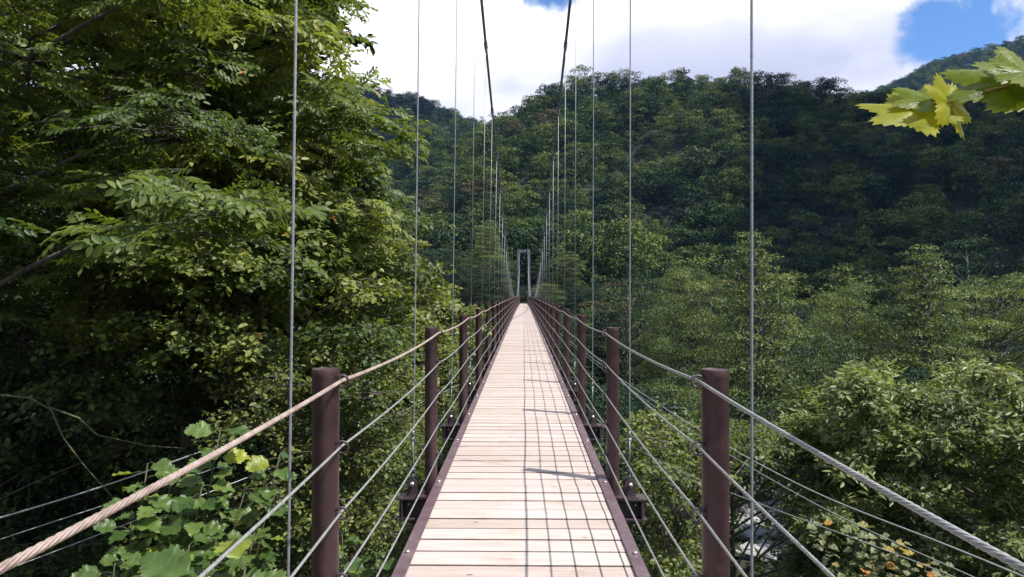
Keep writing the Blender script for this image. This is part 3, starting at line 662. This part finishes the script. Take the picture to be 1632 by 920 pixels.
# ---- trees one can tell apart in the valley and on the banks
protos = {
    'round_a': make_tree(101, 12, 4.6, 'round', 52, 300, .25, .22, flat=.34, csize=.34, mt_='leaf_mid'),
    'round_b': make_tree(102, 12, 4.2, 'round', 48, 300, .25, .28, flat=.36, csize=.34, mt_='leaf_mid'),
    'spread': make_tree(103, 10, 4.8, 'spread', 48, 300, .25, .3, flat=.30, csize=.36, mt_='leaf_mid'),
    'tall': make_tree(104, 15, 4.2, 'cone', 75, 230, .25, .15, flat=.28, csize=.38, mt_='leaf_mid'),
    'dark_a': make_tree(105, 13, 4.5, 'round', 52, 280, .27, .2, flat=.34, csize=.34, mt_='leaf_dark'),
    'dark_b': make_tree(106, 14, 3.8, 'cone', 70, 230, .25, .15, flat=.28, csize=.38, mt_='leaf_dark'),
    'autumn': make_tree(107, 11, 4.2, 'round', 50, 280, .25, .25, flat=.34, csize=.34, mt_='leaf_autumn'),
    'bushy': make_tree(108, 9, 4.2, 'round', 60, 400, .19, .18, flat=.4, csize=.32, mt_='leaf_mid'),
    'near_a': make_tree(109, 9, 4.2, 'round', 90, 560, .14, .18, flat=.36, csize=.27, mt_='leaf_mid', fine=True),
    'near_b': make_tree(110, 10, 4.0, 'cone', 100, 520, .14, .15, flat=.32, csize=.30, mt_='leaf_bush', fine=True),
    'near_c': make_tree(111, 9, 4.3, 'spread', 90, 560, .14, .22, flat=.34, csize=.27, mt_='leaf_dark', fine=True),
}
protos['crest'] = make_tree(121, 15, 5.0, 'cone', 190, 400, .18, .04, flat=.36, csize=.30, mt_='leaf_crest')
protos['crest_b'] = make_tree(122, 13, 4.8, 'round', 120, 460, .18, .06, flat=.38, csize=.30, mt_='leaf_crest')
def by_bearing(key, px_, topy, d, ht, label, rz=0, cat='tree', name='broadleaf_tree', wide=1.0, group=None):
    P = sp(px_, topy, d); gz = float(ground(P[0], P[1])); h_ = P[2] - gz + .15
    h_ = max(h_, 3)
    base_h = protos[key][2]; s = h_ / base_h
    return place(protos[key], P[0], P[1], h_, rz, label, cat, group, name, sxy=min(max(s, .62) * 1.0, 1.35) * wide)
special = [
    ('crest', 1200, 350, 72, 'tall upright tree with greyish tips, highest in the valley right of the first post', .4, 1.25),
    ('crest', 1462, 375, 74, 'pointed tree with yellowish orange flecks above the right foreground trees', 2.1, 1.2),
    ('autumn', 640, 352, 150, 'reddish brown tree on the far bank left of the bridge', 1.0, 1.0),
    ('crest_b', 1345, 450, 82, 'rounded bright green tree between the two pointed valley trees', 1.3, .8),
    ('crest_b', 1580, 436, 80, 'flat topped light green tree at the right edge of the valley', .2, 1.2),
    ('bushy', 1322, 528, 60, 'small yellow green tree standing alone before the dark valley wood', .7, .75),
    ('dark_a', 1530, 372, 128, 'broad dark brownish tree behind the pointed orange flecked one', 3.3, 1.2),
    ('crest_b', 1105, 425, 84, 'round green tree just left of the tall greyish tipped one', 4.0, .8),
    ('crest', 778, 345, 140, 'light green pointed tree behind the main cables left of the far tower', 4.0, 1.0),
    ('round_a', 1010, 440, 95, 'dark tree beside the second right hanger', 5.0, 1.0),
    ('round_a', 905, 400, 152, 'green tree just right of the far tower', 2.0, .9),
    ('round_b', 866, 408, 150, 'rounded tree whose crown touches the far tower on the right', 2.6, .7),
    ('spread', 800, 405, 150, 'spreading tree beside the far tower on the left', 2.6, .8),
]
taken = []
for key, px_, ty, d, lab, rz, wd in special:
    o = by_bearing(key, px_, ty, d, 0, lab, rz, wide=wd); taken.append((o.location.x, o.location.y, 5))
# scattered valley trees
def screen(x, y, z): return CX + CF * x / y, 472.4 - CF * (z - CAMZ) / y
def ylimit(px_, d):
    if d < 30: return 620 if px_ > 834 else 560
    if d < 55: return float(np.interp(px_, [0, 600, 834, 1000, 1250, 1632], [430, 520, 560, 560, 545, 560]))
    if d < 80: return float(np.interp(px_, [0, 600, 834, 1000, 1180, 1300, 1632], [400, 470, 520, 520, 500, 530, 530]))
    if d < 120: return float(np.interp(px_, [0, 600, 760, 834, 1000, 1150, 1300, 1632], [380, 420, 480, 500, 450, 460, 485, 470]))
    if d < 150: return float(np.interp(px_, [0, 600, 800, 834, 1100, 1632], [350, 375, 400, 440, 425, 430]))
    return float(np.interp(px_, [0, 600, 820, 900, 1000, 1060, 1100, 1632], [340, 345, 325, 328, 350, 385, 395, 380]))
kinds = ['round_a', 'round_b', 'spread', 'tall', 'dark_a', 'dark_b', 'round_a', 'round_b', 'bushy', 'autumn']
PR = {'crest': 5.0, 'crest_b': 4.8, 'round_a': 4.6, 'round_b': 4.2, 'spread': 4.8, 'tall': 4.2, 'dark_a': 4.5, 'dark_b': 3.8, 'autumn': 4.2, 'bushy': 4.2, 'near_a': 4.2, 'near_b': 4.0, 'near_c': 4.3}
KD = {'round_a': 'rounded green', 'round_b': 'rounded green', 'spread': 'spreading green', 'tall': 'upright green', 'dark_a': 'dark rounded', 'dark_b': 'dark pointed', 'bushy': 'bushy light green', 'autumn': 'brownish', 'near_a': 'fine leaved rounded', 'near_b': 'fine leaved light green', 'near_c': 'fine leaved spreading dark'}
cnt = 0; r = np.random.default_rng(55)
cand = []
for _ in range(16000):
    d = math.sqrt(r.uniform(16 ** 2, 168 ** 2)); px_ = r.uniform(330, 1760) if d > 40 else r.uniform(-60, 1760)
    cand.append((d, px_, (px_ - CX) / CF * d))
cand.sort(key=lambda c: c[0])
named = {}
for d, px_, x in cand:
    if cnt >= 288: break
    y = d; gz = float(ground(x, y)); ys0 = 66 + .35 * x + 6 * math.sin(x / 40)
    if abs(y - ys0) < 4.5: continue
    if math.hypot(x, y - SPAN - 5) < 6: continue
    key = kinds[int(r.integers(len(kinds) - 1))] if r.random() > .03 else 'autumn'
    if d > 120 and r.random() < .35: key = 'dark_a'
    if px_ > 834 and 55 < d and r.random() < .25: key = 'dark_b'
    if d < 52: key = ('near_a', 'near_b', 'near_c')[int(r.integers(3))]
    if px_ < 834 and d < 30:
        lim_y = 600 if px_ > 560 else 420
    else: lim_y = ylimit(px_, d)
    cap = sp(px_, lim_y, d)[2]; top = min(cap - r.uniform(0, 1.0) - (d > 40) * r.uniform(0, 1.8), gz + r.uniform(8, 14))
    h_ = top - gz
    if h_ < 2.6: continue
    rad = 2.0 + h_ * .19
    if abs(x) < rad + 1.3 and 0 < y < SPAN + 3 and top > deckz(y) - 2.2:
        top = deckz(y) - 2.2; h_ = top - gz
        if h_ < 2.6: continue
        rad = 2.0 + h_ * .19
    if 0 < x and d < 24: continue
    if d < 56 and abs(px_ - 1202) < 30 + rad * 1.1 * CF / d: continue
    sepk = .68 if d < 50 else (.92 if d < 130 else .90)
    if any(math.hypot(x - q[0], y - q[1]) < sepk * (rad + q[2]) * .95 for q in taken): continue
    taken.append((x, y, rad)); cnt += 1
    zn = 'in the gorge' if d < 75 else ('across the gorge' if d < 134 else 'behind the far tower')
    side = 'left' if x < 0 else 'right'
    o = place(protos[key], x, y, h_, r.uniform(0, 6.28), '', 'tree', f'{KD[key]} trees {zn}', 'pointed_tree' if key == 'dark_b' else 'broadleaf_tree', sxy=rad / PR[key] * r.uniform(.95, 1.25))
    named.setdefault((KD[key], zn, side), []).append((px_, o))
ordn = ['first', 'second', 'third', 'fourth', 'fifth', 'sixth', 'seventh', 'eighth', 'ninth', 'tenth', 'eleventh', 'twelfth', 'thirteenth', 'fourteenth', 'fifteenth', 'sixteenth', 'seventeenth', 'eighteenth', 'nineteenth', 'twentieth']
for (kd, zn, side), lst in named.items():
    lst.sort(key=lambda q: abs(q[0] - CX))
    for i, (q, o) in enumerate(lst):
        o['label'] = f'{kd} tree {zn}, {ordn[i] if i < 20 else str(i + 1) + "th"} of these counted {side}ward from the deck'
        if len(lst) == 1: o['label'] = f'only {kd} tree {zn} on the {side} side of the bridge'
print('valley trees', cnt)

# ---- forest on the mountains: one mass, crowns spread by geometry nodes
fprotos = [make_tree(201 + i, 11, 5.0, k, 26, 95, .55, .1, wid=.75, flat=.62, csize=.40, mt_=mt_, rnd=.18) for i, (k, mt_) in enumerate([('round', 'leaf_far'), ('spread', 'leaf_far'), ('round', 'leaf_far'), ('cone', 'leaf_far'), ('round', 'leaf_dark'), ('round', 'leaf_autumn')])]
fobjs = []
for i, (px_, ty, d, lab) in enumerate([(1075, 405, 200, 'rounded crown at the foot of the dark right mountain, beside the third right hanger'), (1260, 395, 170, 'spreading crown at the foot of the dark right mountain'), (1380, 392, 175, 'rounded crown low on the dark mountain above the valley trees'), (700, 350, 228, 'pointed crown on the low ridge left of the far tower'), (960, 352, 226, 'dark crown on the low ridge right of the far tower'), (598, 372, 190, 'brownish crown on the low ridge at the far left of the gorge')]):
    P = sp(px_, ty, d); o = place(fprotos[i], P[0], P[1], 12, i * 1.1, lab); fobjs.append(o.children[[c.name.split('.')[0] for c in o.children].index('crown')]); taken.append((P[0], P[1], 5))
pts, scl, rot, idx = [], [], [], []
def scatter(x0, x1, y0, y1, pitch, smin, smax, dmin=0, cond=None):
    xs = np.arange(x0, x1, pitch); yy = np.arange(y0, y1, pitch * .9); A, B = np.meshgrid(xs, yy)
    A = (A + r.uniform(-.42, .42, A.shape) * pitch).ravel(); B = (B + r.uniform(-.42, .42, B.shape) * pitch).ravel()
    px_ = CX + CF * A / B; z = ground(A, B); ok = (px_ > -350) & (px_ < 2000) & (B > dmin)
    if cond is not None: ok &= cond(A, B, z)
    for a_, b_, z_ in zip(A[ok], B[ok], z[ok]):
        if b_ < 235 and any(math.hypot(a_ - q[0], b_ - q[1]) < 4.2 for q in taken): continue
        pts.append((a_, b_, z_ - 1.0 + r.uniform(-1.5, 1.5))); scl.append(r.uniform(smin, smax)); rot.append(r.uniform(0, 6.28)); idx.append(int(r.integers(5)) if r.random() < .985 else 5)
scatter(-150, 420, 160, 470, 8.6, .6, 1.5, 0, lambda A, B, z: z + 11 < np.interp(CX + CF * A / B, [0, 600, 820, 900, 1000, 1060, 1100], [999, 17, 29, 29, 24, 20, 999]) + np.where(B > 245, 999, 0))
scatter(-260, -40, 40, 160, 7, .7, 1.1, 0, lambda A, B, z: (CX + CF * A / B < 430))
scatter(-90, -16, 20, 60, 5.5, .7, 1.1, 0, lambda A, B, z: (CX + CF * A / B < 330))
scatter(-480, 260, 470, 860, 10.5, .75, 1.6)
scatter(300, 1250, 620, 1330, 14, 1.2, 1.8)
me = bpy.data.meshes.new('forest'); me.from_pydata([tuple(map(float, q)) for q in pts], [], [])
for nm, dat, ty_ in (('s', scl, 'FLOAT'), ('rz', rot, 'FLOAT'), ('pick', idx, 'INT')):
    at = me.attributes.new(nm, ty_, 'POINT'); at.data.foreach_set('value', dat)
print('forest points', len(pts))
forest = link('forest', me); tag(forest, 'dense broadleaf forest covering the mountain slopes beyond the valley', 'forest', kind='stuff')
gn = bpy.data.node_groups.new('forest_scatter', 'GeometryNodeTree')
gn.interface.new_socket('Geometry', in_out='INPUT', socket_type='NodeSocketGeometry'); gn.interface.new_socket('Geometry', in_out='OUTPUT', socket_type='NodeSocketGeometry')
gi = gn.nodes.new('NodeGroupInput'); go = gn.nodes.new('NodeGroupOutput'); ip = gn.nodes.new('GeometryNodeInstanceOnPoints'); jg = gn.nodes.new('GeometryNodeGeometryToInstance')
for o in reversed(fobjs):
    n = gn.nodes.new('GeometryNodeObjectInfo'); n.inputs['Object'].default_value = o; n.inputs['As Instance'].default_value = False; gn.links.new(n.outputs['Geometry'], jg.inputs[0])
def natt(nm, ty_):
    n = gn.nodes.new('GeometryNodeInputNamedAttribute'); n.data_type = ty_; n.inputs['Name'].default_value = nm; return n.outputs[0]
gn.links.new(gi.outputs[0], ip.inputs['Points']); gn.links.new(jg.outputs[0], ip.inputs['Instance']); ip.inputs['Pick Instance'].default_value = True
gn.links.new(natt('pick', 'INT'), ip.inputs['Instance Index']); gn.links.new(natt('s', 'FLOAT'), ip.inputs['Scale'])
cx = gn.nodes.new('ShaderNodeCombineXYZ'); gn.links.new(natt('rz', 'FLOAT'), cx.inputs[2]); er = gn.nodes.new('FunctionNodeEulerToRotation'); gn.links.new(cx.outputs[0], er.inputs[0]); gn.links.new(er.outputs[0], ip.inputs['Rotation'])
gn.links.new(ip.outputs[0], go.inputs[0])
md = forest.modifiers.new('scatter', 'NODES'); md.node_group = gn

# ---- ground cover on the near banks
r = np.random.default_rng(77); n = 170000
a_ = r.uniform(-26, 16, n); b_ = 1.5 + 30 * r.random(n) ** 1.2; ok = ~((np.abs(a_) < 1.0) & (b_ < 4)) & ~((np.abs(CX + CF * a_ / b_ - 1202) < 42) & (b_ > 9)); a_, b_ = a_[ok], b_[ok]; n = len(a_)
hn = hnoise(a_, b_, 1.1); P = np.stack([a_, b_, ground(a_, b_) + r.random(n) ** 2 * (.5 + .45 * hn)], 1)
me = leaf_mesh('undergrowth', P, norm(r.normal(size=(n, 3)) * (1, 1, .5) + (0, 0, .4)), norm(r.normal(size=(n, 3)) * .5 + (0, 0, 1)), r.uniform(.06, .2, n), r.uniform(.03, .09, n), np.clip(r.normal(.5, .2, n), 0, 1), True)
n2_ = 130000
a2 = r.uniform(-60, 130, n2_); b2_ = r.uniform(26, 175, n2_); ok = (np.abs(b2_ - (66 + .35 * a2 + 6 * np.sin(a2 / 40))) > 3.2) & (np.abs(CX + CF * a2 / b2_ - 1000) < 800); a2, b2_ = a2[ok], b2_[ok]; n2_ = len(a2)
P2 = np.stack([a2, b2_, ground(a2, b2_) + r.random(n2_) ** 2 * (1.0 + .8 * hnoise(a2, b2_, 3))], 1)
n = n + n2_; P = np.concatenate([P, P2]); big = np.concatenate([np.ones(n - n2_), np.full(n2_, 3.2)])
me = leaf_mesh('undergrowth', P, norm(r.normal(size=(n, 3)) * (1, 1, .5) + (0, 0, .4)), norm(r.normal(size=(n, 3)) * .5 + (0, 0, 1)), r.uniform(.06, .2, n) * big, r.uniform(.03, .10, n) * big, np.clip(r.normal(.5, .2, n) - .5 * (big > 1), 0, 1), True)  # valley leaves tinted darker, standing in for shade between the trees
tag(link('undergrowth', me, M['leaf_bush']), 'low ferns and weeds covering the bank below the bridge', 'undergrowth', kind='stuff')

# ------------------------------------------------------------------ detailed leaves
def toothed_leaf(mbx, P, D, Nn, ln, wd, tint, teeth=9, curl=.12, lobes=0, r=random):
    D = np.array(D, float); D /= np.linalg.norm(D); S = np.cross(D, Nn); S /= np.linalg.norm(S); U = np.cross(S, D)
    n = teeth * 2 + 1; v = []; cu = r.uniform(-.5, 1) * curl; tw = r.uniform(-.3, .3)
    for i in range(n + 1):
        u = i / n; w_ = wd * .5 * (math.sin(math.pi * min(1, u ** .72)) ** .8 if u < 1 else 0)
        if lobes: w_ *= .72 + .38 * abs(math.sin(u * math.pi * lobes + .4))
        w_ *= 1.10 if i % 2 else .93
        if u == 0: w_ = wd * .04
        base = P + D * ln * u - U * ln * cu * u * u
        tip = D * ln * (.055 if i % 2 else 0)
        sn = S * math.cos(tw * u) + U * math.sin(tw * u)
        rip = .055 * ln * math.sin(u * 17 + cu * 9)
        v += [base + sn * w_ + tip + U * (w_ * .28 + rip), base + sn * w_ * .5 + U * (w_ * .22 - rip * .4), base, base - sn * w_ * .5 + U * (w_ * .22 - rip * .4), base - sn * w_ + tip + U * (w_ * .28 - rip)]
    f = [(5 * i + j, 5 * i + j + 1, 5 * (i + 1) + j + 1, 5 * (i + 1) + j) for i in range(n) for j in range(4)]
    mbx.add(v, f, True, tint)
# leafy shrub by the left railing
r = random.Random(5)
def shrub(name, base, stems, label, leaf_len, seed, mk='leaf_plant', yellow=.15):
    rr = random.Random(seed); root = empty(name, tuple(base)); tag(root, label, 'shrub'); base = np.array(base)
    st = MB(); lf = MB()
    for tip, nlv in stems:
        tip = np.array(tip) - base; mid = tip * .55 + np.array((rr.uniform(-.1, .1), rr.uniform(-.1, .1), .12)); tq = np.linspace(0, 1, 14)[:, None]
        Q = 2 * mid * tq * (1 - tq) + tip * tq ** 2; st.tube(Q, np.linspace(.012, .003, 14), 5)
        slen = np.linalg.norm(tip); u0 = max(.1, 1 - .85 / slen); nlv2 = int(nlv * 3.0)
        for k in range(nlv2):
            u = min(.999, u0 + (1 - u0) * (k + .2 + rr.random() * .6) / nlv2); i = min(12, int(u * 13)); p = Q[i] + (Q[i + 1] - Q[i]) * (u * 13 - i); ax = Q[i + 1] - Q[i]; ax /= np.linalg.norm(ax)
            ph = k * 2.4 + rr.uniform(-.4, .4); out_ = np.array((math.cos(ph), math.sin(ph), rr.uniform(-.1, .45))); out_ = out_ / np.linalg.norm(out_)
            pt = p + out_ * leaf_len * rr.uniform(.3, .6); st.tube([p, (p + pt) / 2 + (0, 0, .008), pt], .0016, 4)
            nn = np.array((rr.uniform(-.45, .55), rr.uniform(-.75, .1), 1.0)); l_ = leaf_len * rr.uniform(.7, 1.25)
            tint = rr.uniform(.0, .6) if rr.random() > yellow else rr.uniform(.75, 1)
            toothed_leaf(lf, pt, out_ + np.array((0, -.2, -.25)), nn, l_, l_ * rr.uniform(.75, .95), tint, 9, .3, 0, rr)
    st.build('stem', M['stem'], root); lf.build('foliage', M[mk], root, tint=True); return root
S = lambda a, b, d: tuple(sp(a, b, d))
rs = random.Random(9)
stems = [(S(350, 682, 3.3), 9), (S(232, 740, 3.1), 9), (S(275, 742, 3.4), 8), (S(445, 725, 3.6), 7), (S(390, 780, 3.5), 9), (S(320, 775, 3.2), 10), (S(262, 800, 3.1), 10), (S(205, 835, 3.0), 9), (S(350, 830, 3.3), 11), (S(300, 870, 3.0), 11), (S(405, 850, 3.4), 9), (S(180, 900, 2.9), 9), (S(240, 900, 2.9), 10), (S(340, 900, 3.1), 10), (S(120, 930, 2.9), 8)]
b0 = np.array((-2.1, 3.3, 0)); b0[2] = float(ground(b0[0], b0[1]))
shrub('mulberry_shrub', b0, stems, 'leafy shrub with broad toothed leaves just left of the railing, yellow at its tips', .10, 61)
b1 = np.array((-1.35, 2.2, 0)); b1[2] = float(ground(b1[0], b1[1]))
shrub('yellowing_shrub', b1, [(S(390, 905, 2.0), 5), (S(330, 925, 1.9), 6), (S(300, 935, 2.0), 6), (S(440, 950, 2.2), 5)], 'low shrub with long yellow leaves at the bottom edge of the left railing', .14, 62, yellow=.5)
b2 = np.array((-1.0, 4.6, 0)); b2[2] = float(ground(b2[0], b2[1]))
shrub('green_shrub', b2, [(S(545, 850, 4.2), 6), (S(560, 905, 4.3), 8), (S(600, 880, 4.6), 8)], 'small bright shrub between the first left post and the deck', .10, 63, yellow=.3)
# orange flecked shrub lower right
b3 = np.array((4.6, 8.2, 0)); b3[2] = float(ground(b3[0], b3[1]))
shrub('autumn_shrub', b3, [(S(1300 + 40 * i + rs.uniform(-15, 15), 835 + 14 * i + rs.uniform(-20, 25), 8 + rs.uniform(-.6, .6)), 9) for i in range(8)], 'thin shrub with pale and orange leaves at the lower right below the guy wires', .10, 64, 'leaf_fleck', .3)

# ---- maple on the right whose branch reaches into the view
mz = float(ground(3.1, .9)); maple = empty('maple_tree', (3.1, .9, mz)); tag(maple, 'maple branch with lit yellow green lobed leaves reaching in at the upper right', 'tree')
o0 = np.array((3.1, .9, mz))
mb = MB(); tq = np.linspace(0, 1, 10); mb.tube(np.stack([.15 * np.sin(tq * 3), .1 * tq, tq * 4.6 + mz * 0], 1), .06 * (1.15 - tq), 8)
mb.build('trunk', M['bark'], maple)
B = [np.array(q) for q in (sp(1445, 178, 1.42), sp(1500, 162, 1.40), sp(1565, 148, 1.38), sp(1632, 132, 1.36), sp(1800, 100, 1.30))]
B += [np.array((2.2, 1.15, 2.2)), np.array((2.8, 1.0, 2.3)), np.array((3.15, .93, 2.0))]
mb = MB(); mb.tube([q - o0 for q in B[::-1]], [.022, .018, .012, .006, .0036, .0032, .0026, .002], 6); mb.build('branch', M['maple_stem'], maple)
def lobed_leaf(P, D, Nn, ln, tint, seed, flat=1.0):
    """palmate leaf: lobes with jagged edges, drooping blade, petiole at P"""
    rr = random.Random(seed); D = np.array(D, float); D /= np.linalg.norm(D); S_ = np.cross(D, Nn); S_ /= np.linalg.norm(S_); U = np.cross(S_, D)
    n = 84; ring = []; dirs = []
    for i in range(n):
        th = -math.pi * .94 + 1.88 * math.pi * i / (n - 1)
        c = math.cos(th)
        lob = max(math.exp(-((th - a) / w_) ** 2) * L_ for a, w_, L_ in ((0, .34, 1.0), (.98, .30, .86), (-.98, .30, .86), (1.95, .32, .58), (-1.95, .32, .58), (2.75, .3, .25), (-2.75, .3, .25)))
        rad = ln * (.52 + .44 * lob) * (1.0 - .22 * (abs(th) / math.pi) ** 3)
        rad *= 1 + (.075 if i % 2 else -.055) + rr.uniform(-.02, .02)
        dirs.append((th, rad))
    v = [P]; rings = 6
    for k in range(1, rings + 1):
        for th, rad in dirs:
            q = k / rings; rho = rad * q; vein = .035 * ln * math.cos(th * 6.4) * q
            x_, y_ = rho * math.cos(th), rho * math.sin(th)
            v.append(P + D * x_ + S_ * y_ * flat + U * (vein - .08 * x_ * abs(x_) / ln - .12 * y_ * y_ / ln + .02 * ln * math.sin(5 * x_ / ln + seed)))
    f = [(0, 1 + i, 2 + i) for i in range(n - 1)]
    for k in range(rings - 1):
        for i in range(n - 1):
            a = 1 + k * n + i; f.append((a, a + n, a + n + 1, a + 1))
    mbx = MB(); mbx.add(v, f, True, tint); return mbx
leaves = [  # petiole end, direction tip, normal, size, tint
    (sp(1455, 176, 1.42), sp(1350, 208, 1.36), (.1, -.55, .85), .118, .8),
    (sp(1480, 160, 1.42), sp(1415, 138, 1.48), (.1, -.8, .5), .082, .3),
    (sp(1512, 165, 1.40), sp(1480, 215, 1.33), (.5, -.8, .30), .085, .95),
    (sp(1600, 134, 1.38), sp(1500, 112, 1.46), (.05, -.88, .45), .125, .25),
    (sp(1640, 150, 1.37), sp(1535, 190, 1.30), (.15, -.4, .9), .125, .6),
    (sp(1660, 128, 1.36), sp(1690, 150, 1.30), (.2, -.5, .8), .12, .4),
    (sp(1630, 118, 1.36), sp(1590, 78, 1.42), (.0, -.85, .5), .10, .35),
    (sp(1680, 140, 1.34), sp(1650, 175, 1.28), (.3, -.5, .8), .09, .6),
]
for i, (p0, p1, nn, ln, ti) in enumerate(leaves):
    lb = lobed_leaf(p0 - o0, p1 - p0, np.array(nn), ln, ti, i + 3); lo = lb.build('leaf', M['leaf_maple'], maple, tint=True)
    j = np.argmin([np.linalg.norm(q - p0) for q in B]); pm = MB(); pm.tube([B[j] - o0, (B[j] + p0) / 2 - o0 + (0, 0, .004), p0 - o0], .0014, 5); pm.build('petiole', M['maple_stem'], maple)
rr_ = random.Random(8); mb = MB()
for k in range(150):
    th = rr_.uniform(0, 6.28); rad = rr_.uniform(.2, 1.25); zc = rr_.uniform(3.1, 5.0)
    p0 = np.array((rad * math.cos(th), rad * math.sin(th), zc)); l_ = rr_.uniform(.07, .11)
    toothed_leaf(mb, p0, (math.cos(th), math.sin(th), -.3), np.array((0, .1, 1)), l_, l_ * .9, rr_.uniform(0, 1), 7, .2, 3, rr_)
mb.build('crown', M['leaf_maple'], maple, tint=True)

# ---- bare grey branches in the shaded hollow at left
def bare(name, pts_list, label):
    root = empty(name, tuple(pts_list[0][0])); tag(root, label, 'branch'); b = np.array(pts_list[0][0]); mb = MB()
    for pts_, r0 in pts_list and [(np.array(p), q) for p, q in [(pp, .012) for pp in pts_list]]:
        mb.tube(pts_ - b, np.linspace(r0, .004, len(pts_)), 6)
    mb.build('wood', M['stem'], root)
fallen = [[sp(-40, 628, 7), sp(40, 636, 7), sp(75, 655, 7), sp(95, 700, 6.9), sp(130, 745, 6.8), sp(180, 800, 6.7)], [sp(70, 650, 7), sp(120, 668, 7.1), sp(150, 695, 7.1), sp(230, 712, 7.2), sp(290, 716, 7.3)]]
bare('fallen_branch', fallen, 'bare grey branch hanging across the dark hollow at the lower left')

# ------------------------------------------------------------------ clouds out of view, added to shade the mountains
def cloud(cx_, cy_, cz_, rx, ry, rz_, seed, label):
    r = np.random.default_rng(seed); n_, m_ = 40, 60; v = []
    for i in range(n_ + 1):
        th = math.pi * i / n_
        for j in range(m_):
            ph = 2 * math.pi * j / m_; d = np.array((math.sin(th) * math.cos(ph), math.sin(th) * math.sin(ph), math.cos(th)))
            k = 1 + .16 * float(hnoise(d[0] * 3 + seed, d[1] * 3 + d[2] * 2, 1)) + .07 * float(hnoise(d[0] * 9 + seed, d[1] * 9 - d[2] * 5, 1))
            v.append((d[0] * rx * k, d[1] * ry * k, max(d[2], -.35) * rz_ * k))
    f = [(i * m_ + j, (i + 1) * m_ + j, (i + 1) * m_ + (j + 1) % m_, i * m_ + (j + 1) % m_) for i in range(n_) for j in range(m_)]
    mbx = MB(); mbx.add(v, f, True); o = mbx.build('cloud', M['cloud'], None, (cx_, cy_, cz_)); tag(o, label, 'cloud', kind='structure')
def shade_at(x, y, z, cz, rx, ry, rz_, seed, label):
    k = cz - z; cloud(x + .55 * k, y - .27 * k, cz, rx, ry, rz_, seed, label)
shade_at(270, 320, 60, 720, 195, 165, 30, 1, 'unseen cumulus cloud added to shade the right mountain')
shade_at(140, 205, 10, 640, 100, 62, 22, 9, 'unseen low cumulus cloud added to shade the foot of the right mountain')
shade_at(-150, 790, 200, 700, 110, 60, 25, 5, 'unseen cumulus cloud added to shade the far left mountain')

# ------------------------------------------------------------------ the air of the valley
mb = MB(); mb.box(-2750, 2750, -1100, 3900, -30, 600); hz = mb.build('haze', None, None)
m = bpy.data.materials.new('valley_air'); m.use_nodes = True; t = m.node_tree; t.nodes.clear()
o_ = nd(t, 'ShaderNodeOutputMaterial'); pv = nd(t, 'ShaderNodeVolumePrincipled'); pv.inputs['Color'].default_value = (.26, .48, 1.0, 1); pv.inputs['Density'].default_value = .00006; pv.inputs['Anisotropy'].default_value = 0.0
t.links.new(pv.outputs[0], o_.inputs['Volume']); hz.data.materials.append(m)
tag(hz, 'thin bluish haze hanging in the valley air', 'haze', kind='stuff')
